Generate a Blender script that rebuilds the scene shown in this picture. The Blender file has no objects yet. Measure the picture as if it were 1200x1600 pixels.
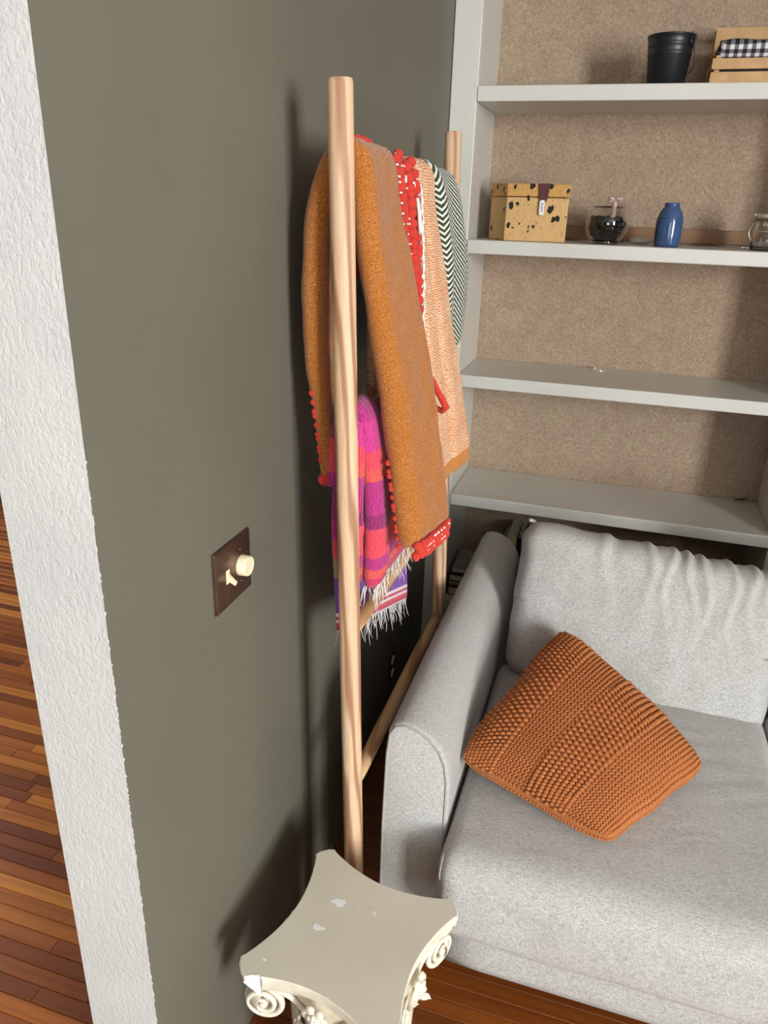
import bpy, bmesh, math, random
from mathutils import Vector, Matrix, noise

C = bpy.context.scene.collection
SC = bpy.context.scene
random.seed(7)
PI = math.pi

# ------------------------------------------------------------------ camera
cam_d = bpy.data.cameras.new('camera')
cam = bpy.data.objects.new('camera', cam_d)
C.objects.link(cam)
cam_d.sensor_fit = 'HORIZONTAL'
cam_d.sensor_width = 36.0
cam_d.lens = 36.0 * 1168.0 / 1200.0
cam_d.clip_start = 0.05
R0 = (0.95414212, 0.29787833, 0.02968692)
R1 = (0.13861419, -0.35173446, -0.9257802)
R2 = (-0.26532795, 0.88744091, -0.37689483)
CAM = Vector((0.57, 0.0, 1.69))
cam.matrix_world = Matrix(((R0[0], -R1[0], -R2[0], CAM.x),
                           (R0[1], -R1[1], -R2[1], CAM.y),
                           (R0[2], -R1[2], -R2[2], CAM.z),
                           (0, 0, 0, 1)))
SC.camera = cam

# ------------------------------------------------------------------ light and exposure
SC.view_settings.view_transform = 'Standard'
SC.view_settings.look = 'None'
SC.view_settings.gamma = 1.0
SC.view_settings.use_curve_mapping = False
SC.view_settings.exposure = 0.0
world = bpy.data.worlds.new('world')
SC.world = world
world.use_nodes = True
world.node_tree.nodes['Background'].inputs[0].default_value = (0.75, 0.85, 1.0, 1)
world.node_tree.nodes['Background'].inputs[1].default_value = 0.6


def area_light(name, loc, direction, sx, sy, power, color):
    d = bpy.data.lights.new(name, 'AREA')
    d.shape = 'RECTANGLE'
    d.size, d.size_y = sx, sy
    d.energy = power
    d.color = color
    o = bpy.data.objects.new(name, d)
    C.objects.link(o)
    o.location = loc
    o.rotation_euler = Vector(direction).to_track_quat('-Z', 'Y').to_euler()
    return o


# daylight entering by the big window in the right wall, and by a smaller one behind the camera
area_light('window_daylight', (4.30, -2.35, 1.95), (-1, 0, 0), 1.5, 1.9, 570, (0.957, 1.0, 0.985))
area_light('rear_window_daylight', (1.5, -3.72, 1.6), (0, 1, 0), 1.4, 1.4, 54, (0.80, 0.895, 1.0))
area_light('left_room_fill', (-3.72, 1.9, 1.7), (1, 0, -.3), 1.6, 1.4, 92, (0.98, 0.98, 1.0))  # added fill lamp that brightens the left room's floor, no known window there


# ------------------------------------------------------------------ helpers
class MB:
    """collects geometry for ONE mesh object"""
    def __init__(s):
        s.v, s.f, s.mi, s.uv = [], [], [], {}

    def add(s, vs, fs, mi=0, uvs=None):
        o = len(s.v)
        s.v += [tuple(v) for v in vs]
        for k, f in enumerate(fs):
            s.f.append(tuple(i + o for i in f))
            s.mi.append(mi)
            if uvs is not None:
                s.uv[len(s.f) - 1] = uvs[k]
        return s

    def box(s, x0, x1, y0, y1, z0, z1, mi=0):
        vs = [(x, y, z) for x in (x0, x1) for y in (y0, y1) for z in (z0, z1)]
        fs = [(0, 1, 3, 2), (4, 6, 7, 5), (0, 4, 5, 1), (2, 3, 7, 6), (0, 2, 6, 4), (1, 5, 7, 3)]
        return s.add(vs, fs, mi)

    def prism(s, poly, z0, z1, mi=0):
        n = len(poly)
        vs = [(p[0], p[1], z0) for p in poly] + [(p[0], p[1], z1) for p in poly]
        fs = [tuple(range(n - 1, -1, -1)), tuple(range(n, 2 * n))]
        fs += [(i, (i + 1) % n, n + (i + 1) % n, n + i) for i in range(n)]
        return s.add(vs, fs, mi)

    def tube(s, path, rad, n=10, cap=True, mi=0, closed=False):
        path = [Vector(p) for p in path]
        m = len(path)
        rr = rad if isinstance(rad, (list, tuple)) else [rad] * m
        vs, fs = [], []
        ref = None
        for i, p in enumerate(path):
            if closed:
                t = path[(i + 1) % m] - path[i - 1]
            else:
                t = path[min(i + 1, m - 1)] - path[max(i - 1, 0)]
            t = t.normalized() if t.length > 1e-9 else Vector((0, 0, 1))
            if ref is None:
                ref = Vector((0, 0, 1)) if abs(t.z) < .9 else Vector((1, 0, 0))
            a = (ref - t * ref.dot(t)).normalized()
            ref = a
            b = t.cross(a)
            for k in range(n):
                q = 2 * PI * k / n
                vs.append(p + (a * math.cos(q) + b * math.sin(q)) * rr[i])
        rng = range(m) if closed else range(m - 1)
        for i in rng:
            j = (i + 1) % m
            for k in range(n):
                k2 = (k + 1) % n
                fs.append((i * n + k, i * n + k2, j * n + k2, j * n + k))
        if cap and not closed:
            fs.append(tuple(range(n - 1, -1, -1)))
            fs.append(tuple((m - 1) * n + k for k in range(n)))
        return s.add(vs, fs, mi)

    def lathe(s, prof, c, n=32, mi=0, frame=None):
        """prof: list of (radius, height) along axis; frame: 3x3 Matrix or None for z"""
        c = Vector(c)
        vs, fs = [], []
        m = len(prof)
        for (r, h) in prof:
            for k in range(n):
                q = 2 * PI * k / n
                p = Vector((r * math.cos(q), r * math.sin(q), h))
                if frame is not None:
                    p = frame @ p
                vs.append(c + p)
        for i in range(m - 1):
            for k in range(n):
                k2 = (k + 1) % n
                fs.append((i * n + k, i * n + k2, (i + 1) * n + k2, (i + 1) * n + k))
        if prof[0][0] > 1e-6:
            fs.append(tuple(range(n - 1, -1, -1)))
        if prof[-1][0] > 1e-6:
            fs.append(tuple((m - 1) * n + k for k in range(n)))
        return s.add(vs, fs, mi)

    def ellipsoid(s, c, ax, ay, az, nu=6, nv=4, mi=0):
        """ax, ay, az: half-axis vectors"""
        c, ax, ay, az = Vector(c), Vector(ax), Vector(ay), Vector(az)
        vs = [c + az]
        for j in range(1, nv):
            t = PI * j / nv
            for i in range(nu):
                q = 2 * PI * i / nu
                vs.append(c + ax * (math.sin(t) * math.cos(q)) + ay * (math.sin(t) * math.sin(q)) + az * math.cos(t))
        vs.append(c - az)
        fs = [(0, 1 + i, 1 + (i + 1) % nu) for i in range(nu)]
        for j in range(nv - 2):
            for i in range(nu):
                a, b = 1 + j * nu + i, 1 + j * nu + (i + 1) % nu
                fs.append((a, a + nu, b + nu, b))
        l = len(vs) - 1
        o = 1 + (nv - 2) * nu
        fs += [(l, o + (i + 1) % nu, o + i) for i in range(nu)]
        return s.add(vs, fs, mi)

    def rbox(s, h, r, n, xf, disp=None, mi=0):
        """rounded box of half sizes h, radius r, n cuts per face, placed by function xf(Vector)->Vector"""
        h = Vector(h)
        idx = {}
        vs, fs, uvs = [], [], []
        def vid(p):
            key = (round(p.x, 6), round(p.y, 6), round(p.z, 6))
            if key not in idx:
                inner = Vector([max(-(h[k] - r[k]), min(h[k] - r[k], p[k])) for k in range(3)])
                d = Vector([(p[k] - inner[k]) / max(r[k], 1e-6) for k in range(3)])
                if d.length > 1e-6:
                    d.normalize()
                q = inner + Vector([d[k] * r[k] for k in range(3)])
                if disp:
                    q = disp(q, d)
                idx[key] = len(vs)
                vs.append(xf(q))
            return idx[key]
        for ax in range(3):
            a, b = (ax + 1) % 3, (ax + 2) % 3
            for sg in (-1, 1):
                na, nb = n[a], n[b]
                g = []
                for i in range(na + 1):
                    row = []
                    for j in range(nb + 1):
                        p = Vector((0, 0, 0))
                        p[ax] = sg * h[ax]
                        p[a] = -h[a] + 2 * h[a] * i / na
                        p[b] = -h[b] + 2 * h[b] * j / nb
                        row.append((vid(p), (p[a], p[b])))
                    g.append(row)
                for i in range(na):
                    for j in range(nb):
                        q = [g[i][j], g[i + 1][j], g[i + 1][j + 1], g[i][j + 1]]
                        if sg < 0:
                            q.reverse()
                        fs.append(tuple(x[0] for x in q))
                        uvs.append([x[1] for x in q])
        return s.add(vs, fs, mi, uvs)

    def build(s, name, mats, parent=None, smooth=True, bevel=0, subsurf=0, autosmooth=None):
        me = bpy.data.meshes.new(name)
        me.from_pydata(s.v, [], s.f)
        if not isinstance(mats, (list, tuple)):
            mats = [mats]
        for m in mats:
            me.materials.append(m)
        if any(s.mi):
            me.polygons.foreach_set('material_index', s.mi)
        if s.uv:
            uvl = me.uv_layers.new(name='UVMap')
            for p in me.polygons:
                if p.index in s.uv:
                    for li, u in zip(p.loop_indices, s.uv[p.index]):
                        uvl.data[li].uv = u
        if smooth:
            me.polygons.foreach_set('use_smooth', [True] * len(me.polygons))
        if smooth and autosmooth:
            me.set_sharp_from_angle(angle=math.radians(autosmooth))
        me.update()
        o = bpy.data.objects.new(name, me)
        C.objects.link(o)
        if bevel:
            b = o.modifiers.new('bevel', 'BEVEL')
            b.width = bevel
            b.segments = 2
            b.limit_method = 'ANGLE'
            b.harden_normals = False
        if subsurf:
            b = o.modifiers.new('subsurf', 'SUBSURF')
            b.levels = b.render_levels = subsurf
        if parent:
            adopt(o, parent)
        return o


def adopt(o, parent):
    o.parent = parent
    loc = Vector((0, 0, 0))
    p = parent
    while p:
        loc += p.location
        if p.parent:
            loc += p.matrix_parent_inverse.translation
        p = p.parent
    o.matrix_parent_inverse = Matrix.Translation(-loc)


def thing(name, label, cat, loc, group=None):
    o = bpy.data.objects.new(name, None)
    o.empty_display_size = 0.05
    o.location = loc
    C.objects.link(o)
    return tag(o, label, cat, group)


def tag(o, label, cat, group=None):
    o['label'] = label
    o['category'] = cat
    o['kind'] = 'thing'
    if group:
        o['group'] = group
    return o


def struct(o):
    o['kind'] = 'structure'
    return o


def stuff(o):
    o['kind'] = 'stuff'
    return o


def spawn(mesh_obj, name, loc, parent, rot=None, scale=None):
    """a copy sharing mesh data"""
    c = mesh_obj.copy()
    c.name = name
    C.objects.link(c)
    c.location = loc
    if rot is not None:
        c.rotation_euler = rot
    if scale is not None:
        c.scale = scale
    adopt(c, parent)
    return c


def lerp(a, b, t):
    return a + (b - a) * t


def smoothstep(a, b, x):
    t = max(0.0, min(1.0, (x - a) / (b - a)))
    return t * t * (3 - 2 * t)


# ------------------------------------------------------------------ materials
class NT:
    def __init__(s, name):
        s.m = bpy.data.materials.new(name)
        s.m.use_nodes = True
        s.t = s.m.node_tree
        s.b = s.t.nodes['Principled BSDF']
        s.tc = s.t.nodes.new('ShaderNodeTexCoord')

    def n(s, typ, **kw):
        nd = s.t.nodes.new('ShaderNode' + typ)
        ins = kw.pop('ins', {})
        for k, v in kw.items():
            setattr(nd, k, v)
        for k, v in ins.items():
            s.set(nd.inputs[k], v)
        return nd

    def set(s, sock, v):
        if isinstance(v, bpy.types.NodeSocket):
            s.t.links.new(v, sock)
        elif isinstance(v, (tuple, list)) and len(v) == 3 and sock.type == 'RGBA':
            sock.default_value = (*v, 1)
        else:
            sock.default_value = v

    def math(s, op, a, b=0.0, c=None):
        nd = s.n('Math', operation=op)
        s.set(nd.inputs[0], a)
        s.set(nd.inputs[1], b)
        if c is not None:
            s.set(nd.inputs[2], c)
        return nd.outputs[0]

    def mapv(s, vec, scale=(1, 1, 1), loc=(0, 0, 0), rot=(0, 0, 0)):
        nd = s.n('Mapping')
        s.set(nd.inputs['Vector'], vec)
        nd.inputs['Scale'].default_value = scale
        nd.inputs['Location'].default_value = loc
        nd.inputs['Rotation'].default_value = rot
        return nd.outputs[0]

    def noise(s, vec, scale, detail=3, rough=.55, dist=0.0):
        nd = s.n('TexNoise')
        s.set(nd.inputs['Vector'], vec)
        nd.inputs['Scale'].default_value = scale
        nd.inputs['Detail'].default_value = detail
        nd.inputs['Roughness'].default_value = rough
        nd.inputs['Distortion'].default_value = dist
        return nd.outputs['Fac']

    def vor(s, vec, scale, feature='F1', rnd=1.0, out='Distance'):
        nd = s.n('TexVoronoi', feature=feature)
        s.set(nd.inputs['Vector'], vec)
        nd.inputs['Scale'].default_value = scale
        nd.inputs['Randomness'].default_value = rnd
        return nd.outputs[out]

    def wave(s, vec, scale, dist=0, detail=2, dscale=1, direction='X', kind='BANDS', profile='SIN'):
        nd = s.n('TexWave', wave_type=kind, wave_profile=profile)
        if kind == 'BANDS':
            nd.bands_direction = direction
        s.set(nd.inputs['Vector'], vec)
        nd.inputs['Scale'].default_value = scale
        nd.inputs['Distortion'].default_value = dist
        nd.inputs['Detail'].default_value = detail
        nd.inputs['Detail Scale'].default_value = dscale
        return nd.outputs['Fac']

    def ramp(s, fac, stops, interp='LINEAR'):
        nd = s.n('ValToRGB')
        s.set(nd.inputs[0], fac)
        cr = nd.color_ramp
        cr.interpolation = interp
        while len(cr.elements) < len(stops):
            cr.elements.new(0.5)
        for e, (p, c) in zip(cr.elements, stops):
            e.position = p
            e.color = (*c, 1) if len(c) == 3 else c
        return nd.outputs[0]

    def mix(s, fac, a, b, blend='MIX'):
        nd = s.n('Mix', data_type='RGBA', blend_type=blend)
        s.set(nd.inputs[0], fac)
        s.set(nd.inputs[6], a)
        s.set(nd.inputs[7], b)
        return nd.outputs[2]

    def bump(s, h, strength=.3, dist=.002, prev=None):
        nd = s.n('Bump')
        s.set(nd.inputs['Height'], h)
        nd.inputs['Strength'].default_value = strength
        nd.inputs['Distance'].default_value = dist
        if prev is not None:
            s.set(nd.inputs['Normal'], prev)
        return nd.outputs[0]

    def out(s, color=None, rough=.6, normal=None, metal=0.0, spec=.5, sheen=0.0, **kw):
        b = s.b.inputs
        if color is not None:
            s.set(b['Base Color'], color)
        s.set(b['Roughness'], rough)
        b['Metallic'].default_value = metal
        b['Specular IOR Level'].default_value = spec
        if sheen:
            b['Sheen Weight'].default_value = sheen
            b['Sheen Roughness'].default_value = .5
        if normal is not None:
            s.set(b['Normal'], normal)
        for k, v in kw.items():
            s.set(b[k.replace('_', ' ')], v)
        return s.m

    @property
    def obj(s):
        return s.tc.outputs['Object']

    @property
    def uv(s):
        return s.tc.outputs['UV']

    def sep(s, vec):
        nd = s.n('SeparateXYZ')
        s.set(nd.inputs[0], vec)
        return nd.outputs


def srgb(r, g, b):
    f = lambda c: (c / 255 / 12.92) if c / 255 <= .04045 else ((c / 255 + .055) / 1.055) ** 2.4
    return (f(r), f(g), f(b))


def m_simple(name, col, rough=.5, metal=0.0, var=.08, scale=30, bump=0.0, spec=.5, **kw):
    t = NT(name)
    nz = t.noise(t.obj, scale, 4)
    c2 = tuple(x * (1 - var) for x in col)
    c1 = tuple(min(1, x * (1 + var)) for x in col)
    c = t.ramp(nz, [(.3, c2), (.7, c1)])
    nm = t.bump(nz, bump, .002) if bump else None
    return t.out(c, rough, nm, metal, spec, **kw)


def m_wall():
    t = NT('olive_wall_paint')
    o = t.obj
    big = t.noise(o, 1.6, 5)
    base = t.ramp(big, [(.3, srgb(99, 95, 83)), (.7, srgb(108, 104, 91))])
    # small white specks where the paint was knocked off
    v = t.vor(o, 26)
    keep = t.noise(o, 3.0, 2)
    thr = t.math('MULTIPLY', t.math('GREATER_THAN', keep, .56), .016)
    spk = t.math('LESS_THAN', v, t.math('ADD', thr, .004))
    col = t.mix(spk, base, srgb(205, 200, 188))
    # ragged white edge where the dark paint meets the textured jamb
    y = t.sep(o)[1]
    z = t.sep(o)[2]
    rag = t.noise(o, 130, 3, .7)
    lim = t.math('MULTIPLY_ADD', rag, .022, .6775)
    low = t.math('LESS_THAN', z, 1.42)
    edge = t.math('MULTIPLY', t.math('LESS_THAN', y, lim), low)
    col = t.mix(edge, col, srgb(222, 218, 208))
    fine = t.noise(o, 420, 2)
    mid = t.noise(o, 55, 4)
    nm = t.bump(fine, .12, .001, t.bump(mid, .18, .004))
    return t.out(col, .5, nm, spec=.35)


def m_stucco():
    t = NT('white_knockdown_plaster')
    o = t.obj
    w = t.noise(o, 90, 5, .6, 1.2)
    v = t.noise(t.mapv(o, (1, 1, .55)), 150, 3, .6, .6)
    h = t.ramp(t.math('MULTIPLY_ADD', v, .6, t.math('MULTIPLY', w, .5)), [(.42, (0, 0, 0)), (.62, (1, 1, 1))])
    col = t.ramp(t.noise(o, 6, 3), [(.3, srgb(198, 198, 196)), (.7, srgb(207, 206, 203))])
    return t.out(col, .6, t.bump(h, .34, .0022))


def m_shelf_paint():
    t = NT('off_white_gloss_paint')
    o = t.obj
    br = t.noise(t.mapv(o, (2, 25, 25)), 14, 4)
    col = t.ramp(t.noise(o, 4, 4), [(.3, srgb(203, 200, 192)), (.7, srgb(212, 209, 202))])
    return t.out(col, .3, t.bump(br, .1, .002), spec=.5)


def m_carpet():
    t = NT('tan_pile_covering')
    o = t.obj
    swirl = t.noise(o, 7, 4, .6, 2.2)
    fine = t.noise(o, 130, 2, .6, .9)
    mid = t.noise(o, 28, 3, .6, 1.2)
    f = t.math('MULTIPLY_ADD', fine, .88, t.math('MULTIPLY', mid, .12))
    c1 = t.ramp(f, [(.28, srgb(144, 122, 101)), (.5, srgb(167, 146, 124)), (.72, srgb(186, 166, 144))])
    c2 = t.ramp(f, [(.28, srgb(138, 115, 97)), (.5, srgb(161, 138, 119)), (.72, srgb(181, 159, 140))])
    col = t.mix(t.ramp(swirl, [(.38, (0, 0, 0)), (.62, (1, 1, 1))]), c2, c1)
    nm = t.bump(f, .55, .005, t.bump(swirl, .25, .012))
    return t.out(col, .95, nm, spec=.1, sheen=.15)


def m_wood(name, c_lo, c_hi, c_line, axis='z', scale=1.0, rough=.5, randomize=False):
    """axis: along the grain (object space)"""
    t = NT(name)
    o = t.obj
    vec = o
    if randomize:
        oi = t.n('ObjectInfo')
        add = t.n('VectorMath', operation='ADD')
        t.set(add.inputs[0], o)
        cmb = t.n('CombineXYZ')
        rr = t.math('MULTIPLY', oi.outputs['Random'], 37.0)
        for k in range(3):
            t.set(cmb.inputs[k], rr)
        t.set(add.inputs[1], cmb.outputs[0])
        vec = add.outputs[0]
    s = {'x': (.09, 1, 1), 'y': (1, .09, 1), 'z': (1, 1, .09)}[axis]
    mv = t.mapv(vec, s)
    d = t.noise(mv, 26 * scale, 3, .5, .4)
    rings = t.wave(mv, 22 * scale, 7, 2, .9, 'DIAGONAL')
    fib = t.noise(t.mapv(vec, tuple((.04 if q < 1 else 1) for q in s)), 320 * scale, 3, .6)
    base = t.ramp(d, [(.3, c_lo), (.7, c_hi)])
    col = t.mix(t.ramp(rings, [(.45, (0, 0, 0)), (.95, (.9, .9, .9))]), base, c_line)
    col = t.mix(t.ramp(fib, [(.45, (0, 0, 0)), (.75, (.35, .35, .35))]), col, c_line)
    return t, col, fib, rough


def m_ladder():
    t, col, fib, r = m_wood('pale_oak_dowel', srgb(208, 170, 136), srgb(220, 187, 155), srgb(154, 110, 82), 'z', .9)
    return t.out(col, .55, t.bump(fib, .15, .0008), spec=.35)


def m_rung():
    t, col, fib, r = m_wood('pale_oak_rung', srgb(203, 158, 116), srgb(217, 180, 138), srgb(168, 122, 82), 'y', .9)
    return t.out(col, .55, t.bump(fib, .15, .0008), spec=.35)


def m_plank():
    t = NT('reddish_oak_strip')
    o = t.obj
    oi = t.n('ObjectInfo')
    add = t.n('VectorMath', operation='ADD')
    t.set(add.inputs[0], o)
    cmb = t.n('CombineXYZ')
    rr = t.math('MULTIPLY', oi.outputs['Random'], 57.0)
    for k in range(3):
        t.set(cmb.inputs[k], rr)
    t.set(add.inputs[1], cmb.outputs[0])
    vec = add.outputs[0]
    mv = t.mapv(vec, (.1, 1, 1))
    rings = t.wave(mv, 9, 12, 2, 1.0, 'Y')
    fib = t.noise(t.mapv(vec, (.04, 1, 1)), 420, 3, .65)
    tone = t.ramp(oi.outputs['Random'], [(0, srgb(104, 50, 18)), (.25, srgb(130, 68, 24)), (.55, srgb(152, 84, 30)), (.8, srgb(170, 100, 38)), (1, srgb(192, 122, 48))])
    dark = t.mix(.6, tone, srgb(70, 30, 12))
    col = t.mix(t.ramp(rings, [(.55, (0, 0, 0)), (1, (.42, .42, .42))]), tone, dark)
    col = t.mix(t.ramp(fib, [(.48, (0, 0, 0)), (.8, (.5, .5, .5))]), col, dark)
    return t.out(col, .36, t.bump(fib, .06, .0006), spec=.4)


def m_floor_slab():
    t = NT('dark_oak_floor_bed')
    o = t.obj
    nd = t.n('TexBrick')
    t.set(nd.inputs['Vector'], o)
    nd.inputs['Scale'].default_value = 1.0
    nd.inputs['Mortar Size'].default_value = .0012
    nd.inputs['Brick Width'].default_value = .62
    nd.inputs['Row Height'].default_value = .038
    t.set(nd.inputs['Color1'], srgb(118, 60, 26))
    t.set(nd.inputs['Color2'], srgb(150, 84, 38))
    t.set(nd.inputs['Mortar'], srgb(40, 18, 8))
    fib = t.noise(t.mapv(o, (.05, 1, 1)), 300, 3)
    col = t.mix(t.ramp(fib, [(.4, (0, 0, 0)), (.8, (.5, .5, .5))]), nd.outputs['Color'], srgb(70, 30, 12))
    return t.out(col, .36)


def m_sofa():
    t = NT('heather_grey_upholstery')
    o = t.obj
    fine = t.noise(t.mapv(o, (1, 1, 1)), 620, 2, .6)
    sl = t.noise(t.mapv(o, (.25, 1, 1)), 420, 2, .6)
    sl2 = t.noise(t.mapv(o, (1, 1, .25)), 420, 2, .6)
    f = t.math('ADD', t.math('MULTIPLY', fine, .4), t.math('ADD', t.math('MULTIPLY', sl, .3), t.math('MULTIPLY', sl2, .3)))
    col = t.ramp(f, [(.36, srgb(137, 135, 133)), (.5, srgb(184, 182, 179)), (.64, srgb(216, 215, 213))])
    cloud = t.noise(o, 7, 4)
    col = t.mix(t.ramp(cloud, [(.35, (.0, .0, .0)), (.75, (.22, .22, .22))]), col, srgb(158, 150, 142))
    fold = t.noise(t.mapv(o, (1, 1.6, 1)), 9, 3, .5, .6)
    nm = t.bump(f, .4, .0012, t.bump(fold, .25, .012))
    return t.out(col, .92, nm, spec=.12, sheen=.12)


def m_sofa_seam():
    return m_simple('grey_piping', srgb(166, 162, 157), .9, var=.1, scale=300, spec=.1)


def m_knit(name, col, dark, var=.15):
    t = NT(name)
    o = t.obj
    f = t.noise(o, 500, 3, .7)
    c = t.ramp(f, [(.3, dark), (.65, col)])
    c = t.mix(t.ramp(t.noise(o, 12, 3), [(.3, (0, 0, 0)), (.8, (.3, .3, .3))]), c, tuple(x * .8 for x in col))
    return t.out(c, .9, t.bump(f, .35, .001), spec=.1, sheen=.1)


def m_mustard():
    t = NT('mustard_boiled_wool')
    u = t.uv
    tw = t.wave(t.mapv(u, (1, 1, 1), rot=(0, 0, .6)), 110, 6, 3, 3, 'X')
    fine = t.noise(u, 400, 3, .7, .8)
    mid = t.noise(u, 26, 4, .6)
    h = t.math('MULTIPLY_ADD', fine, .84, t.math('MULTIPLY', tw, .16))
    col = t.ramp(h, [(.34, srgb(122, 64, 18)), (.5, srgb(168, 99, 38)), (.68, srgb(206, 152, 96))])
    col = t.mix(t.ramp(mid, [(.35, (0, 0, 0)), (.7, (.45, .45, .45))]), col, srgb(162, 94, 28))
    return t.out(col, .95, t.bump(h, .6, .002, t.bump(mid, .3, .004)), spec=.1, sheen=.25)


def m_peach():
    t = NT('orange_and_cream_twill')
    u = t.uv
    zig = t.wave(t.mapv(u, (1, 1, 1)), 62, 7, 3, 2.2, 'X')
    fine = t.noise(t.mapv(u, (2.0, 1, 1)), 330, 3, .7, .8)
    mid = t.noise(u, 16, 4, .6)
    f = t.math('ADD', t.math('MULTIPLY', fine, .62), t.math('ADD', t.math('MULTIPLY', zig, .22), t.math('MULTIPLY', mid, .2)))
    col = t.ramp(f, [(.44, srgb(206, 112, 48)), (.52, srgb(229, 174, 126)), (.6, srgb(240, 214, 184))])
    # solid border at the hem (first few centimetres of the hanging length)
    s = t.sep(u)[0]
    hem = t.math('LESS_THAN', s, .034)
    mus = t.ramp(fine, [(.3, srgb(160, 88, 20)), (.65, srgb(226, 146, 62))])
    col = t.mix(hem, col, mus)
    return t.out(col, .95, t.bump(f, .7, .002), spec=.1, sheen=.15)


def m_herringbone():
    t = NT('green_white_herringbone_wool')
    u = t.uv
    sx = t.sep(u)
    P = .17
    a = t.math('ABSOLUTE', t.math('SUBTRACT', t.math('MODULO', t.math('ADD', sx[1], 10.0), P), P / 2))
    jit = t.math('MULTIPLY', t.noise(u, 90, 3), .004)
    q = t.math('ADD', t.math('SUBTRACT', sx[0], t.math('MULTIPLY', a, .75)), jit)
    w = t.math('SINE', t.math('MULTIPLY', q, 2 * PI / .0125))
    fine = t.noise(u, 600, 2, .7)
    f = t.math('MULTIPLY_ADD', w, .5, t.math('MULTIPLY_ADD', fine, .5, .15))
    col = t.ramp(f, [(.25, srgb(58, 66, 56)), (.45, srgb(84, 92, 80)), (.62, srgb(216, 213, 200))])
    return t.out(col, .95, t.bump(f, .5, .0015), spec=.1, sheen=.2)


def m_stripes(name, stops, length):
    t = NT(name)
    u = t.uv
    s = t.math('DIVIDE', t.sep(u)[0], length)
    jit = t.math('MULTIPLY', t.math('SUBTRACT', t.noise(t.mapv(u, (40, 400, 1)), 1, 2), .5), .012)
    col = t.ramp(t.math('ADD', s, jit), stops, 'CONSTANT')
    yarn = t.wave(t.mapv(u, (1, 1, 1)), 75, 3, 2, 3, 'Y')
    cross = t.noise(t.mapv(u, (3, 1, 1)), 260, 3, .7)
    h = t.math('MULTIPLY_ADD', yarn, .5, t.math('MULTIPLY', cross, .5))
    col = t.mix(t.ramp(h, [(.3, (.3, .3, .3)), (.55, (0, 0, 0))]), col, (.12, .01, .06))
    col = t.mix(t.ramp(h, [(.62, (0, 0, 0)), (.9, (.5, .5, .5))]), col, srgb(240, 180, 205))
    return t.out(col, .92, t.bump(h, .45, .0015), spec=.12, sheen=.2)


def m_plaster_top():
    t = NT('greige_painted_plaster')
    o = t.obj
    big = t.noise(o, 9, 4)
    col = t.ramp(big, [(.3, srgb(208, 200, 182)), (.7, srgb(216, 208, 191))])
    scuff = t.noise(t.mapv(o, (1, 2.5, 1)), 22, 5, .7)
    msk = t.ramp(scuff, [(.68, (0, 0, 0)), (.8, (.5, .5, .5))])
    col = t.mix(msk, col, srgb(140, 128, 108))
    v = t.vor(o, 40)
    spk = t.math('LESS_THAN', v, .02)
    col = t.mix(spk, col, srgb(90, 78, 60))
    return t.out(col, .75, t.bump(t.noise(o, 160, 3), .06, .001), spec=.2)


def m_plaster():
    t = NT('cream_cast_plaster')
    o = t.obj
    geo = t.n('NewGeometry')
    n1 = t.noise(o, 30, 4)
    col = t.ramp(n1, [(.3, srgb(214, 204, 184)), (.7, srgb(236, 228, 210))])
    dirt = t.ramp(t.noise(o, 75, 4, .7), [(.55, (0, 0, 0)), (.8, (.45, .45, .45))])
    col = t.mix(dirt, col, srgb(176, 154, 122))
    return t.out(col, .55, t.bump(t.noise(o, 220, 3), .25, .0012))


def m_cowhide(name, base):
    t = NT(name)
    o = t.obj
    jit = t.noise(o, 60, 3)
    cmb = t.n('VectorMath', operation='ADD')
    t.set(cmb.inputs[0], t.mapv(o, (1, 1, .62), rot=(0, .5, 0)))
    t.set(cmb.inputs[1], t.mapv(jit, (.012, .012, .012)))
    v = t.vor(cmb.outputs[0], 40)
    sz = t.noise(o, 24, 2)
    spot = t.math('LESS_THAN', v, t.math('MULTIPLY_ADD', sz, .85, -.20))
    v2 = t.vor(o, 120)
    spot2 = t.math('LESS_THAN', v2, t.math('MULTIPLY_ADD', t.noise(o, 40, 2), .5, -.12))
    sp = t.math('MAXIMUM', spot, spot2)
    hair = t.noise(t.mapv(o, (1, 1, .15)), 300, 3)
    c = t.ramp(hair, [(.3, tuple(x * .82 for x in base)), (.7, base)])
    c = t.mix(sp, c, srgb(30, 26, 24))
    return t.out(c, .65, t.bump(hair, .2, .001), spec=.3)


def m_gingham():
    t = NT('black_white_gingham')
    s = t.sep(t.uv)
    a = t.math('GREATER_THAN', t.math('MODULO', t.math('ADD', s[0], 5), .0215), .0107)
    b = t.math('GREATER_THAN', t.math('MODULO', t.math('ADD', s[1], 5), .0215), .0107)
    f = t.math('MULTIPLY', t.math('ADD', a, b), .5)
    th = t.noise(t.uv, 900, 2)
    c = t.ramp(f, [(0, srgb(18, 18, 22)), (.4, srgb(112, 110, 114)), (.8, srgb(226, 225, 226))], 'CONSTANT')
    c = t.mix(t.ramp(th, [(.4, (0, 0, 0)), (.8, (.2, .2, .2))]), c, srgb(60, 60, 66))
    return t.out(c, .85, t.bump(th, .3, .0006))


def m_glass(name, tint=(1, 1, 1)):
    t = NT(name)
    m = t.out(tint, .02, spec=.5)
    t.b.inputs['Transmission Weight'].default_value = 1.0
    t.b.inputs['IOR'].default_value = 1.45
    return m


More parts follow.
